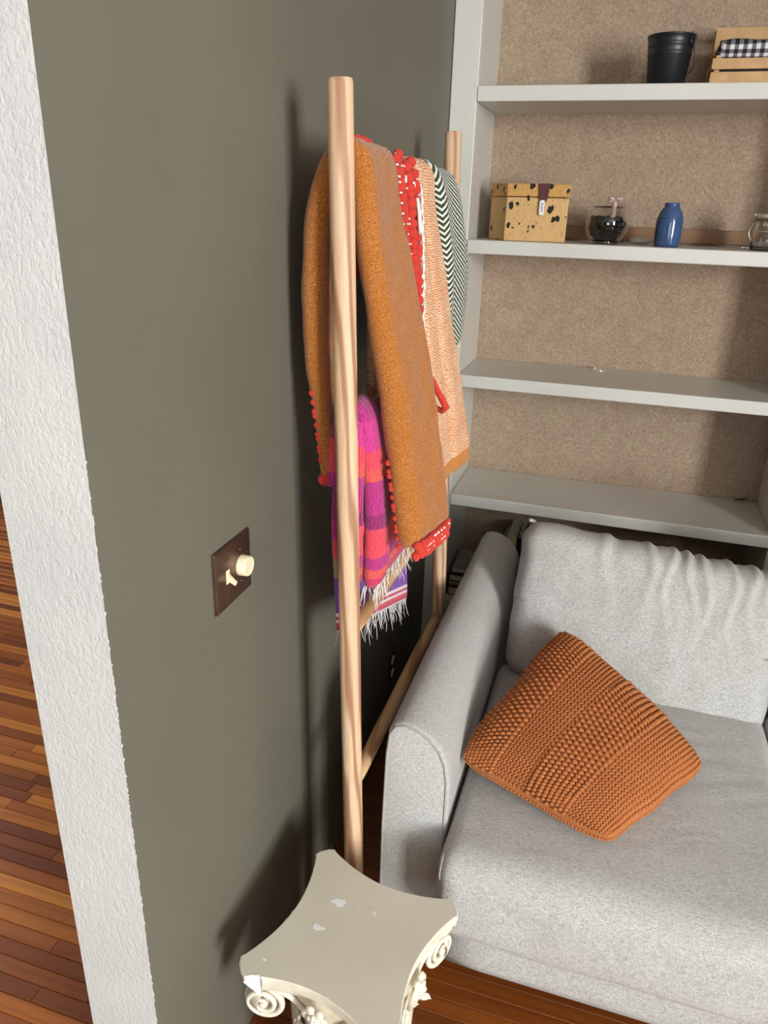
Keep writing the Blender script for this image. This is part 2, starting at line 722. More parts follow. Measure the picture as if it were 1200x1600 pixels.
M = {
    'wall': m_wall(), 'stucco': m_stucco(), 'shelf': m_shelf_paint(), 'carpet': m_carpet(),
    'ladder': m_ladder(), 'rung': m_rung(), 'plank': m_plank(), 'slab': m_floor_slab(),
    'sofa': m_sofa(), 'seam': m_sofa_seam(),
    'knit': m_knit('rust_cotton_yarn', srgb(196, 122, 70), srgb(150, 86, 46)),
    'mustard': m_mustard(), 'peach': m_peach(), 'herring': m_herringbone(),
    'red': m_knit('coral_red_wool', srgb(216, 72, 58), srgb(168, 40, 36)),
    'white_yarn': m_knit('white_cotton_yarn', srgb(242, 238, 234), srgb(216, 208, 202)),
    'cream_yarn': m_knit('cream_and_green_yarn', srgb(222, 216, 186), srgb(150, 150, 112)),
    'top': m_plaster_top(), 'plaster': m_plaster(),
    'chip': m_simple('bare_white_plaster', srgb(240, 240, 242), .7, var=.04, scale=200, bump=.3),
    'bronze': m_simple('aged_bronze', srgb(120, 96, 84), .32, .9, var=.15, scale=25),
    'bronze_edge': m_simple('worn_bronze', srgb(170, 140, 128), .35, .9, var=.1, scale=25),
    'ivory': m_simple('ivory_plastic', srgb(232, 220, 186), .35, var=.03),
    'screw': m_simple('screw_steel', srgb(128, 110, 98), .3, .9),
    'slot': m_simple('dark_slot', srgb(22, 18, 16), .7),
    'hide': m_cowhide('spotted_hide', srgb(214, 172, 116)), 'hide_lid': m_cowhide('spotted_hide_lid', srgb(208, 158, 90)),
    'leather': m_simple('burgundy_leather', srgb(84, 34, 36), .5, var=.2, scale=90, bump=.2),
    'tagmetal': m_simple('silver_metal', srgb(232, 233, 235), .3, .0, var=.03),
    'ink': m_simple('engraving_ink', srgb(50, 52, 58), .6),
    'black_metal': m_simple('satin_black_metal', srgb(24, 25, 30), .38, .0, var=.15, spec=.5),
    'black_stone': m_simple('polished_black_stone', srgb(12, 12, 14), .18, var=.3),
    'glass': m_glass('clear_glass'),
    'blue': m_simple('cobalt_glaze', srgb(58, 82, 124), .16, var=.18, scale=40, spec=.6),
    'ribbon': m_simple('dusty_pink_satin', srgb(196, 168, 164), .4, var=.1),
    'crate': m_simple('pine_slat', srgb(190, 150, 104), .65, var=.14, scale=22, bump=.1),
    'gingham': m_gingham(), 'dark': m_simple('black_contents', srgb(18, 17, 17), .6),
    'green': m_simple('leaf_green', srgb(58, 84, 52), .6),
    'strip': m_simple('brown_board', srgb(134, 100, 72), .7, var=.12, scale=14, bump=.1),
    'pebble': m_simple('pale_stone', srgb(206, 200, 192), .5, var=.05),
    'silver': m_simple('bright_silver', srgb(226, 224, 219), .2, .7, var=.03),
    'cream_paper': m_simple('cream_card', srgb(200, 186, 146), .75, var=.06),
    'page': m_simple('page_edges', srgb(206, 196, 176), .8, var=.08, scale=200),
    'book_black': m_simple('black_book_cloth', srgb(32, 30, 32), .6), 'book_red': m_simple('maroon_book_cloth', srgb(96, 30, 30), .6),
    'book_green': m_simple('slate_green_book_cloth', srgb(70, 84, 76), .6), 'book_grey': m_simple('grey_printed_cover', srgb(150, 146, 140), .55, var=.3, scale=40),
    'white_plastic': m_simple('white_plastic', srgb(222, 220, 214), .4, var=.02),
    'brown_plastic': m_simple('brown_plastic', srgb(52, 40, 32), .45),
    'ceiling': m_simple('ceiling_paint', srgb(205, 203, 198), .9, var=.02),
    'room': m_simple('olive_room_paint', srgb(86, 81, 70), .8, var=.04, scale=3),
    'legwood': m_simple('dark_sofa_leg', srgb(52, 34, 24), .5, var=.2),
    'frame': m_simple('white_window_paint', srgb(225, 223, 217), .5, var=.02),
}

# ------------------------------------------------------------------ setting
WY0 = 0.689          # near end of the left wall
FACE = 2.45          # face of the built-in bookcase
BACK = 2.77          # its back panel
INX0, INX1 = 0.081, 1.125
H = 3.0

wl = MB()
wl.add([(0, WY0, 0), (0, 2.82, 0), (0, 2.82, H), (0, WY0, H), (-.133, WY0, 0), (-.133, 2.82, 0), (-.133, 2.82, H), (-.133, WY0, H)],
       [(0, 1, 2, 3)], 0)
wl.add([(0, WY0, 0), (-.133, WY0, 0), (-.133, WY0, H), (0, WY0, H)], [(0, 3, 2, 1)], 1)
wl.add([(-.133, WY0, 0), (-.133, 2.82, 0), (-.133, 2.82, H), (-.133, WY0, H)], [(0, 3, 2, 1)], 1)
wl.add([(0, 2.82, 0), (-.133, 2.82, 0), (-.133, 2.82, H), (0, 2.82, H)], [(0, 1, 2, 3)], 1)
wl.add([(0, WY0, H), (0, 2.82, H), (-.133, 2.82, H), (-.133, WY0, H)], [(0, 1, 2, 3)], 1)
wl.add([(0, WY0, 0), (0, 2.82, 0), (-.133, 2.82, 0), (-.133, WY0, 0)], [(0, 3, 2, 1)], 1)
struct(wl.build('wall_left', [M['wall'], M['stucco']], smooth=False))

fl = struct(MB().box(-3.6, 4.2, -3.6, 3.4, -.12, -.004).build('floor', M['slab'], smooth=False))
struct(MB().box(-3.7, 4.3, -3.7, 3.5, H, H + .1).build('ceiling', M['ceiling'], smooth=False))
struct(MB().box(1.206, 4.2, FACE, 2.86, 0, H).build('wall_back', M['room'], smooth=False))
struct(MB().box(0.0, 1.206, 2.81, 2.86, 0, H).build('wall_alcove', M['room'], smooth=False))
struct(MB().box(-3.6, -.133, 3.3, 3.4, 0, H).build('wall_far', M['room'], smooth=False))
ww = MB()
ww.box(-3.7, -3.6, -3.6, 1.1, 0, H).box(-3.7, -3.6, 2.7, 3.4, 0, H)
ww.box(-3.7, -3.6, 1.1, 2.7, 0, 1.0).box(-3.7, -3.6, 1.1, 2.7, 2.4, H)
struct(ww.build('wall_west', M['room'], smooth=False))
wf = MB()
for yy in (1.1, 1.88, 2.66):
    wf.box(-3.68, -3.63, yy, yy + .04, 1.0, 2.4)
for zz in (1.0, 1.68, 2.36):
    wf.box(-3.675, -3.635, 1.1, 2.7, zz, zz + .04)
struct(wf.build('added_west_window', M['frame'], smooth=False))  # invented frame in front of the left room's fill lamp
wy = (-3.1, -1.6)
wz = (1.0, 2.9)
wr = MB()
wr.box(4.2, 4.32, -3.6, wy[0], 0, H).box(4.2, 4.32, wy[1], 2.86, 0, H)
wr.box(4.2, 4.32, wy[0], wy[1], 0, wz[0]).box(4.2, 4.32, wy[0], wy[1], wz[1], H)
struct(wr.build('wall_right', M['room'], smooth=False))
wf = MB()
for yy in (wy[0], wy[1] - .04):
    wf.box(4.22, 4.27, yy, yy + .04, wz[0], wz[1])
for zz in (wz[0], wz[1] - .04, (wz[0] + wz[1]) / 2):
    wf.box(4.225, 4.265, wy[0], wy[1], zz, zz + .04)
wf.box(4.23, 4.26, (wy[0] + wy[1]) / 2 - .012, (wy[0] + wy[1]) / 2 + .012, wz[0], wz[1])
struct(wf.build('window_1', M['frame'], smooth=False))
wb = MB()
wb.box(-3.6, .8, -3.7, -3.6, 0, H).box(2.2, 4.2, -3.7, -3.6, 0, H)
wb.box(.8, 2.2, -3.7, -3.6, 0, .9).box(.8, 2.2, -3.7, -3.6, 2.3, H)
struct(wb.build('wall_rear', M['room'], smooth=False))
wf = MB()
for xx in (.8, 1.48, 2.16):
    wf.box(xx, xx + .04, -3.68, -3.63, .9, 2.3)
for zz in (.9, 1.58, 2.26):
    wf.box(.8, 2.2, -3.675, -3.635, zz, zz + .04)
struct(wf.build('window_2', M['frame'], smooth=False))

# floor strips: each strip that the photo shows is a piece of the floor
PITCH = .038
rp = random.Random(3)
plank_cache = {}


def plank(x0, x1, row):
    L = round(max(.12, x1 - x0) / .06) * .06
    if L not in plank_cache:
        p = MB()
        w, c = PITCH / 2 - .0004, .0012
        l = L / 2 - .0004
        p.add([(-l, -w, -.012), (l, -w, -.012), (l, w, -.012), (-l, w, -.012),
               (-l, -w, -c), (l, -w, -c), (l, w, -c), (-l, w, -c),
               (-l + c, -w + c, 0), (l - c, -w + c, 0), (l - c, w - c, 0), (-l + c, w - c, 0)],
              [(0, 3, 2, 1), (0, 1, 5, 4), (1, 2, 6, 5), (2, 3, 7, 6), (3, 0, 4, 7),
               (4, 5, 9, 8), (5, 6, 10, 9), (6, 7, 11, 10), (7, 4, 8, 11), (8, 9, 10, 11)])
        o = p.build('plank', M['plank'], fl, smooth=False)
        plank_cache[L] = o
        o.location = (x0 + L / 2, (row + .5) * PITCH, rp.uniform(-.0004, 0))
    else:
        spawn(plank_cache[L], 'plank', (x0 + L / 2, (row + .5) * PITCH, rp.uniform(-.0004, 0)), fl)
    return x0 + L


for row in range(int(.62 / PITCH), int(3.2 / PITCH)):
    y = row * PITCH
    xl = lerp(-.42, -2.75, (y - .81) / (3.165 - .81)) - .2     # left edge of the view on the floor
    xr = lerp(-.20, -1.75, (y - .81) / (2.95 - .81)) + .12
    xr = min(xr, -.14 if y > .66 else .3)
    x = xl - rp.uniform(0, .35)
    while x < xr:
        room = (-.134 if y > .66 else 9) - x
        ln = min(rp.choice((.3, .42, .48, .6, .72, .9)), room)
        if ln < .1:
            break
        x = plank(x, x + ln - (.06 if ln == room else 0), row)
for row in range(int(.57 / PITCH), int(1.33 / PITCH)):
    x = rp.uniform(.1, .3)
    while x < 1.3:
        x = plank(x, x + rp.choice((.42, .6, .72, .9)), row)

# ------------------------------------------------------------------ bookcase
bc = thing('bookcase', 'off-white painted built-in bookcase lined with tan pile behind its shelves', 'bookcase', (.6, 2.6, 0))
MB().box(.0015, INX0, FACE, FACE + .022, 0, H - .002).build('stile', M['shelf'], bc, smooth=False, bevel=.002)
MB().box(INX1, 1.205, FACE, FACE + .022, 0, H - .002).build('stile', M['shelf'], bc, smooth=False, bevel=.002)
MB().box(INX0 - .02, INX0, FACE + .0225, BACK, 0, H - .002).build('side_panel', M['shelf'], bc, smooth=False)
MB().box(INX1, INX1 + .02, FACE + .0225, BACK, 0, H - .002).build('side_panel', M['shelf'], bc, smooth=False)
MB().box(INX0 - .02, INX1 + .02, BACK, BACK + .035, 0, H - .002).build('back_panel', M['carpet'], bc, smooth=False)
SH = [2.45, 2.027, 1.606, 1.183, .758, .333]
for k, z in enumerate(SH):
    MB().box(INX0 + .0005, INX1 - .0005, FACE - .004, BACK - .0005, z - .041, z).build('shelf', M['shelf'], bc, smooth=False, bevel=.003)
MB().box(.30, INX1 - .002, BACK - .02, BACK - .002, 1.612, 1.655).build('back_strip', M['strip'], bc, smooth=False, bevel=.002)

# ------------------------------------------------------------------ shelf contents
# spotted hide box
B = thing('hide_box', 'spotted tan cowhide trinket box with a burgundy leather strap', 'box', (.28, 2.56, 1.606))
bx0, bx1, by0, by1, bz = .190, .376, 2.474, 2.61, 1.606
ang = 0.0
sk = -.0  # box is slightly turned: left side visible
poly = [(bx0, by0), (bx1, by0 + .006), (bx1 - .02, by1), (bx0 - .068, by1 - .02)]
MB().prism(poly, bz + .0005, bz + .126).build('box_body', M['hide'], B, smooth=False, bevel=.003)
cx, cy = sum(p[0] for p in poly) / 4, sum(p[1] for p in poly) / 4
lid = [(cx + (p[0] - cx) * 1.015, cy + (p[1] - cy) * 1.015) for p in poly]
MB().prism(lid, bz + .128, bz + .164).build('lid', M['hide_lid'], B, smooth=False, bevel=.003)
st = MB()
sx = .300
prof = [(.012, by1 - .05, bz + .1655), (.0175, by0 + .012, bz + .1658), (.0175, by0 - .0025, bz + .1645), (.0135, by0 - .0035, bz + .13), (.0085, by0 - .0035, bz + .112)]
vs, fs = [], []
for (w, y, z) in prof:
    vs += [(sx - w, y, z), (sx + w, y, z), (sx + w, y + (.003 if z < bz + .16 else 0), z - (.0022 if z > bz + .16 else 0)), (sx - w, y + (.003 if z < bz + .16 else 0), z - (.0022 if z > bz + .16 else 0))]
for i in range(len(prof) - 1):
    for k in range(4):
        fs.append((i * 4 + k, i * 4 + (k + 1) % 4, i * 4 + 4 + (k + 1) % 4, i * 4 + 4 + k))
fs += [(3, 2, 1, 0), tuple((len(prof) - 1) * 4 + k for k in range(4))]
strap_o = st.add(vs, fs).build('strap', M['leather'], B, smooth=False)
tg = MB()
tp = [(-.0075, .0), (-.0055, -.006), (.0055, -.006), (.0075, 0), (.0075, .032), (.005, .036), (-.005, .036), (-.0075, .032)]
tg.add([(sx - .0015 + p[0], by0 - .007, bz + .083 + p[1]) for p in tp] + [(sx - .0015 + p[0], by0 - .003, bz + .083 + p[1]) for p in tp],
       [tuple(range(8)), tuple(range(15, 7, -1))] + [((i + 1) % 8, i, 8 + i, 8 + (i + 1) % 8) for i in range(8)])
tag_o = tg.build('metal_tag', M['tagmetal'], B, smooth=False)
tag_o['label'] = 'small white metal tag with letters'
adopt(tag_o, strap_o)
tc = bpy.data.curves.new('tag_lettering', 'FONT')
tc.body = 'ELAN'
tc.size = .0105
tc.extrude = .0003
tc.align_x = 'CENTER'
tc.align_y = 'CENTER'
tmp = bpy.data.objects.new('tmp_text', tc)
C.objects.link(tmp)
tme = bpy.data.meshes.new_from_object(tmp.evaluated_get(bpy.context.evaluated_depsgraph_get()))
bpy.data.objects.remove(tmp)
to = bpy.data.objects.new('tag_lettering', tme)
C.objects.link(to)
tme.materials.clear()
tme.materials.append(M['ink'])
to.location = (sx - .0015, by0 - .0073, bz + .099)
to.rotation_euler = (PI / 2, PI / 2, 0)
adopt(to, strap_o)

# fish bowl with black stones
bo = thing('glass_bowl', 'round clear glass bowl half filled with black stones and a pink ribbon', 'bowl', (.49, 2.575, 1.606))
c = (.490, 2.58, 1.6065)
outer = [(.0, 0), (.036, 0), (.046, .004)]
for k in range(13):
    a = -1.0 + k * (1.88 / 12)
    outer.append((.069 * math.cos(a), .0585 + .069 * math.sin(a) * .93))
inner = [(r - .0028 if r > .003 else 0, h + (.004 if i < 3 else 0)) for i, (r, h) in enumerate(outer)]
g = MB().lathe(outer + inner[::-1], c, 40)
g.build('bowl_glass', M['glass'], bo)
rs = random.Random(5)
stone = MB()
for k in range(230):
    h = rs.uniform(.012, .074)
    rmax = .061 * math.sqrt(max(.05, 1 - ((h - .0585) / .066) ** 2)) - .012
    a = rs.uniform(0, 2 * PI)
    r = rmax * math.sqrt(rs.random())
    s = rs.uniform(.009, .013)
    ax = Vector((rs.uniform(-1, 1), rs.uniform(-1, 1), rs.uniform(-1, 1))).normalized()
    ay = ax.orthogonal().normalized()
    az = ax.cross(ay)
    stone.ellipsoid((c[0] + r * math.cos(a), c[1] + r * math.sin(a), c[2] + h), ax * s, ay * s * .8, az * s * .7, 6, 4)
stuff(stone.build('stones', M['black_stone'], bo, smooth=False))
rb = MB()
def ribbon(path, w, nrm=(0, 1, 0)):
    vs, fs = [], []
    for i, p in enumerate(path):
        p = Vector(p)
        for dx, dy in ((-w, 0), (w, 0), (w, .0012), (-w, .0012)):
            vs.append((p.x + dx, p.y + dy, p.z))
    n = len(path)
    for i in range(n - 1):
        for k in range(4):
            fs.append((i * 4 + k, i * 4 + (k + 1) % 4, i * 4 + 4 + (k + 1) % 4, i * 4 + 4 + k))
    fs += [(3, 2, 1, 0), tuple((n - 1) * 4 + k for k in range(4))]
    rb.add(vs, fs)
ribbon([(.505, 2.545, 1.672), (.507, 2.543, 1.70), (.507, 2.537, 1.722), (.507, 2.530, 1.729)], .007)
for sg in (-1, 1):
    rb.tube([(.507, 2.532, 1.729), (.507 + sg * .010, 2.53, 1.737), (.507 + sg * .020, 2.53, 1.736), (.507 + sg * .021, 2.53, 1.729), (.507 + sg * .008, 2.53, 1.728)], [.003, .0045, .004, .0035, .0025], 6)
rb.build('ribbon', M['ribbon'], bo)

# blue vase
vz = 1.6065
va = tag(MB().lathe([(0, 0), (.034, 0), (.0365, .003), (.0375, .012), (.0385, .04), (.0385, .066), (.0375, .078), (.033, .094), (.026, .106), (.0215, .111), (.0205, .113), (.0215, .1145), (.0222, .118), (.0215, .1215),
                     (.019, .1225), (.018, .119), (.018, .112), (.03, .085), (.034, .05), (.032, .01), (0, .008)], (.672, 2.545, vz), 48).build('bottle_vase', M['blue']),
         'small cobalt blue glazed bottle vase with a short neck', 'vase')
# throwing rings on the vase
rg = MB()
for k in range(9):
    z = .018 + k * .0088
    r = .0378 if z < .08 else .034
    rg.lathe([(r, z - .0008), (r + .0012, z), (r, z + .0008)], (.672, 2.545, vz), 48)
rg.build('throwing_rings', M['blue'], va)

# pale pebble
pb = MB().ellipsoid((.598, 2.655, 1.6065 + .0105), (.034, 0, 0), (0, .024, 0), (0, 0, .0105), 20, 10).build('pebble', M['pebble'])
tag(pb, 'flat pale stone lying between glass bowl and blue vase', 'stone')

# silver coin-like clip on the shelf
cl = MB().box(.893, .925, 2.635, 2.65, 1.6065, 1.6125)
tag(cl.build('metal_clip', M['silver'], smooth=False, bevel=.002), 'thin silver metal clip lying beside the wire-handled jar', 'clip')

# glass jar with clamp lid at the right edge
jr = thing('glass_jar', 'small clear glass jar with metal clamp lid and wire handle', 'jar', (.945, 2.56, 1.606))
jc = (.945, 2.56, 1.6065)
jp = [(0, 0), (.036, 0), (.039, .004), (.038, .03), (.036, .055), (.034, .058), (.034, .08), (.036, .083)]
ji = [(max(0, r - .0028), h + (.004 if i < 2 else 0)) for i, (r, h) in enumerate(jp)]
MB().lathe(jp + ji[::-1], jc, 36).build('jar_glass', M['glass'], jr)
ld = MB().lathe([(.0, .0885), (.0385, .0885), (.040, .090), (.040, .097), (.036, .1), (0, .101)], jc, 36)
ld.build('lid', M['silver'], jr)
w = MB()
w.tube([(jc[0] - .036, jc[1] - .01, jc[2] + .09), (jc[0] - .044, jc[1] - .02, jc[2] + .094), (jc[0] - .044, jc[1] - .022, jc[2] + .1)], .002, 6)
w.tube([(jc[0] + .038 * math.cos(a), jc[1] + .038 * math.sin(a), jc[2] + .052) for a in [2 * PI * k / 24 for k in range(24)]], .0014, 6, closed=True)
w.tube([(jc[0] - .038 - .012 * math.sin(PI * k / 10), jc[1] - .012, jc[2] + .074 - .05 * k / 10) for k in range(11)], .0007, 6)
w.build('wire_clamp', M['silver'], jr)

# black bucket on the upper shelf
bu = thing('metal_bucket', 'small black metal bucket with a wire bail on the top shelf', 'bucket', (.598, 2.535, 2.027))
bcx, bcy, bcz = .600, 2.545, 2.0275
prof = [(0, 0), (.047, 0), (.0495, .002), (.058, .078), (.0595, .08), (.0585, .082), (.0605, .1), (.062, .102), (.061, .1045), (.0635, .122), (.0655, .124), (.065, .1265), (.0625, .1265), (.0605, .118), (.047, .006), (0, .005)]
MB().lathe(prof, (bcx, bcy, bcz), 48).build('bucket_body', M['black_metal'], bu)
ea = MB()
ex, ey = bcx + .052, bcy - .036
fr = Vector((.82, -.57, 0))
for (dz, r) in ((.108, .009),):
    pth = [Vector((ex, ey, bcz + dz)) + Vector((-.57, -.82, 0)) * 0 + Vector((.57 * math.cos(a) * r, .82 * math.cos(a) * r, math.sin(a) * r)) + fr * .003 for a in [2 * PI * k / 16 for k in range(16)]]
    ea.tube(pth, .0026, 6, closed=True)
ea.build('handle_ear', M['black_metal'], bu)
hb = MB()
hp = []
for k in range(17):
    a = PI * k / 16
    p0 = Vector((ex, ey, bcz + .108)) + fr * .005
    q = p0 + Vector((.012 * math.sin(a), -.006 * math.sin(a), -.075 * math.sin(a / 2) * 1.0)) * (1 if a < 3 else 1) + Vector((-.002, .018, 0)) * (k / 16)
    hp.append(q)
hb.tube(hp, .0014, 6)
hb.build('bail_handle', M['black_metal'], bu)
lf = MB()
for (a, ln, dx) in ((.3, .03, .0), (.9, .026, .012), (-.1, .022, -.008)):
    b0 = Vector((bcx + .04 + dx, bcy - .02, bcz + .105))
    lf.tube([b0, b0 + Vector((.006 * math.cos(a), 0, ln * .6)), b0 + Vector((.016 * math.cos(a), 0, ln))], [.003, .0032, .001], 6)
lf.build('leaf_tip', M['green'], bu)
MB().lathe([(0, .09), (.056, .09), (.056, .095), (0, .105)], (bcx, bcy, bcz), 24).build('soil', M['dark'], bu)

# slatted wooden crate with gingham cloth
cr = thing('wooden_crate', 'slatted pine crate lined with gingham cloth beside the black bucket', 'crate', (.9, 2.58, 2.027))
kx0, kx1, ky0, ky1, kz = .712, 1.06, 2.485, 2.68, 2.0275
def slat(x0, x1, y0, y1, z0, z1):
    return MB().box(x0, x1, y0, y1, z0, z1).build('slat', M['crate'], cr, smooth=False, bevel=.0015)
slat(kx0, kx1, ky0, ky0 + .008, kz + .001, kz + .030)
slat(kx0, kx1, ky0, ky0 + .008, kz + .036, kz + .062)
slat(kx0 + .004, kx1, ky1 - .008, ky1, kz + .136, kz + .168)
slat(kx0 + .004, kx1, ky1 - .008, ky1, kz + .09, kz + .125)
slat(kx0 + .004, kx1, ky1 - .008, ky1, kz + .03, kz + .06)
slat(kx0 - .0, kx0 + .008, ky0 + .009, ky1 - .009, kz + .001, kz + .030)
slat(kx0 - .0, kx0 + .008, ky0 + .009, ky1 - .009, kz + .036, kz + .062)
slat(kx1 - .008, kx1, ky0 + .009, ky1 - .009, kz + .001, kz + .030)
slat(kx1 - .008, kx1, ky0 + .009, ky1 - .009, kz + .036, kz + .062)
for (px, py) in ((kx0 + .0085, ky0 + .0085), (kx1 - .022, ky0 + .0085), (kx0 + .0085, ky1 - .0215), (kx1 - .022, ky1 - .0215)):
    MB().box(px, px + .013, py, py + .013, kz, kz + (.07 if py < 2.6 else .16)).build('corner_post', M['crate'], cr, smooth=False)
MB().box(kx0 + .01, kx1 - .01, ky0 + .024, ky1 - .01, kz + .002, kz + .055).build('contents', M['dark'], cr, smooth=False)
gm = MB()
def clothfn(q):
    return q
gm.rbox((.164, .066, .025), (.02, .022, .022), (24, 10, 6),
        lambda q: Vector(((kx0 + kx1) / 2 + q.x, ky0 + .072 + q.y, kz + .084 + q.z + .003 * math.sin(q.x * 40) * (1 if q.z > 0 else .4))))
# gingham uv from position
go = gm.build('gingham_cloth', M['gingham'], cr)
uvl = go.data.uv_layers[0]
for p in go.data.polygons:
    for li, vi in zip(p.loop_indices, p.vertices):
        co = go.data.vertices[vi].co
        uvl.data[li].uv = (co.x, co.z - (co.y - ky0) * .8)

# ring on the middle shelf
rgp = [(.520 + .026 * math.cos(a), 2.728 + .0155 * math.sin(a), 1.1855 + .001 * math.sin(2 * a)) for a in [2 * PI * k / 40 for k in range(40)]]
rn = MB().tube(rgp, .0018, 8, closed=True)
rn.ellipsoid((.510, 2.743, 1.188), (.004, 0, 0), (0, .003, 0), (0, 0, .0035), 8, 6)
rn.ellipsoid((.528, 2.7125, 1.188), (.004, 0, 0), (0, .003, 0), (0, 0, .0035), 8, 6)
tag(rn.build('bracelet', M['silver']), 'thin silver wire bracelet lying on the bare middle shelf', 'bracelet')

# dark leaf-like scrap on the lower shelf
lfm = MB()
pts = [(-.022, 0, .001), (-.010, -.006, .003), (.006, -.007, .006), (.022, -.001, .012), (.010, .006, .006), (-.008, .006, .003)]
base = (1.07, 2.755, .7595)
lfm.add([(base[0] + p[0], base[1] + p[1], base[2] + p[2]) for p in pts] + [(base[0] + p[0], base[1] + p[1], base[2] + p[2] + .004) for p in pts],
        [(5, 4, 3, 2, 1, 0), (6, 7, 8, 9, 10, 11)] + [(i, (i + 1) % 6, 6 + (i + 1) % 6, 6 + i) for i in range(6)])
tag(lfm.build('dry_leaf', M['green'], smooth=False), 'curled dark green leaf on the shelf above the sofa back', 'leaf')

# books low behind the sofa
def book(name, label, cover, x0, x1, y0, y1, z0, z1, rot=0, tilt=0, group='books low in the bookcase'):
    c = Vector(((x0 + x1) / 2, (y0 + y1) / 2, z0))
    o = thing(name, label, 'book', c, group)
    hx, hy, h = (x1 - x0) / 2, (y1 - y0) / 2, z1 - z0
    def flat(nm, a, m):
        b = MB().box(*a).build(nm, m, None, smooth=False, bevel=.0008)
        b.parent = o
        return b
    if hx < .03:      # standing: spine faces the room
        flat('cover', (-hx, -hx + .003, -hy, hy, 0, h), cover)
        flat('cover', (hx - .003, hx, -hy, hy, 0, h), cover)
        flat('spine', (-hx + .0031, hx - .0031, -hy, -hy + .003, 0, h), cover)
        flat('pages', (-hx + .0031, hx - .0031, -hy + .0031, hy - .004, .003, h - .004), M['page'])
    else:             # lying flat
        flat('cover', (-hx, hx, -hy, hy, 0, .003), cover)
        flat('cover', (-hx, hx, -hy, hy, h - .003, h), cover)
        flat('spine', (-hx, -hx + .003, -hy, hy, .0031, h - .0031), cover)
        flat('pages', (-hx + .0031, hx - .003, -hy + .003, hy - .003, .0031, h - .0031), M['page'])
    o.rotation_euler = (0, tilt, rot)
    return o


S5 = .3335
book('book', 'maroon book at the bottom of the pile behind far ladder rail', M['book_red'], .088, .25, 2.49, 2.70, S5, S5 + .034)
book('book', 'slate green book in the middle of the pile behind far ladder rail', M['book_green'], .085, .245, 2.50, 2.70, S5 + .0345, S5 + .064)
book('book', 'black book lying just under the grey printed one', M['book_black'], .09, .25, 2.48, 2.69, S5 + .0645, S5 + .092)
book('book', 'thin grey printed book lying on top of the pile', M['book_grey'], .094, .215, 2.50, 2.68, S5 + .0925, S5 + .112, .03)
book('book', 'cream upright book standing tallest behind the sofa arm', M['cream_paper'], .285, .318, 2.56, 2.72, S5, S5 + .252, 0, .0)
book('book', 'grey green upright book left of the tall cream one', M['book_green'], .256, .283, 2.57, 2.72, S5, S5 + .22)
book('book', 'black upright book between tall cream book and sofa cushion', M['book_black'], .32, .345, 2.56, 2.72, S5, S5 + .245)

# ------------------------------------------------------------------ switch plate and outlet
sw = thing('switch_plate', 'square bronze wall plate with ivory toggle and dimmer knob', 'light switch', (0, 1.012, 1.112))
y0, y1, z0, z1 = .950, 1.074, 1.057, 1.169
ins = .004
MB().add([(.0002, y0, z0), (.0002, y1, z0), (.0002, y1, z1), (.0002, y0, z1),
          (.0055, y0 + .001, z0 + .001), (.0055, y1 - .001, z0 + .001), (.0055, y1 - .001, z1 - .001), (.0055, y0 + .001, z1 - .001),
          (.0068, y0 + ins, z0 + ins), (.0068, y1 - ins, z0 + ins), (.0068, y1 - ins, z1 - ins), (.0068, y0 + ins, z1 - ins)],
         [(3, 2, 1, 0), (0, 1, 5, 4), (1, 2, 6, 5), (2, 3, 7, 6), (3, 0, 4, 7), (4, 5, 9, 8), (5, 6, 10, 9), (6, 7, 11, 10), (7, 4, 8, 11), (8, 9, 10, 11)]
         ).build('plate', M['bronze'], sw, smooth=False, bevel=.0006)
FX = Matrix(((0, 0, 1), (1, 0, 0), (0, 1, 0)))   # lathe axis -> +x
ty, ky = .988, 1.036
zc = 1.114
tgl = MB().box(.0069, .0085, ty - .0055, ty + .0055, zc - .0125, zc + .0125).build('toggle_bezel', M['ivory'], sw, smooth=False, bevel=.0006)
lv = MB().add([(.008, ty - .004, zc - .006), (.008, ty + .004, zc - .006), (.008, ty + .004, zc + .005), (.008, ty - .004, zc + .005),
               (.0215, ty - .003, zc - .0135), (.0215, ty + .003, zc - .0135), (.0235, ty + .003, zc - .0075), (.0235, ty - .003, zc - .0075)],
              [(3, 2, 1, 0), (4, 5, 6, 7), (0, 1, 5, 4), (1, 2, 6, 5), (2, 3, 7, 6), (3, 0, 4, 7)]).build('toggle_lever', M['ivory'], sw, smooth=False, bevel=.0008)
kn = MB().lathe([(0, .0069), (.0185, .0069), (.0185, .0085), (.0175, .022), (.0165, .0232), (.0135, .0232), (.013, .0226), (0, .0226)], (0, ky, zc), 40, frame=FX)
kn.build('dimmer_knob', M['ivory'], sw, autosmooth=40)
for (yy, zz) in ((ty, zc + .030), (ty, zc - .030), (ky, zc + .030), (ky, zc - .030)):
    s_ = MB().lathe([(0, .0069), (.0034, .0069), (.003, .0079), (0, .0083)], (0, yy, zz), 16, frame=FX).build('screw', M['screw'], sw)
    a = MB().box(.0079, .0085, yy - .0028, yy + .0028, zz - .0005, zz + .0005).build('screw_slot', M['slot'], None, smooth=False)
    adopt(a, s_)

ou = thing('outlet', 'brown wall outlet with two white sockets in the dark behind the ladder', 'outlet', (0, 2.047, .27))
MB().box(.0003, .005, 2.012, 2.082, .213, .327).build('plate', M['brown_plastic'], ou, smooth=False, bevel=.0015)
for zz in (.245, .295):
    s_ = MB().lathe([(0, .0051), (.0165, .0051), (.016, .0075), (0, .0078)], (0, 2.047, zz), 24, frame=FX).build('socket', M['white_plastic'], ou)
    for dy in (-.006, .006):
        adopt(MB().box(.0079, .0083, 2.047 + dy - .001, 2.047 + dy + .001, zz - .004, zz + .005).build('slot', M['slot'], None, smooth=False), s_)

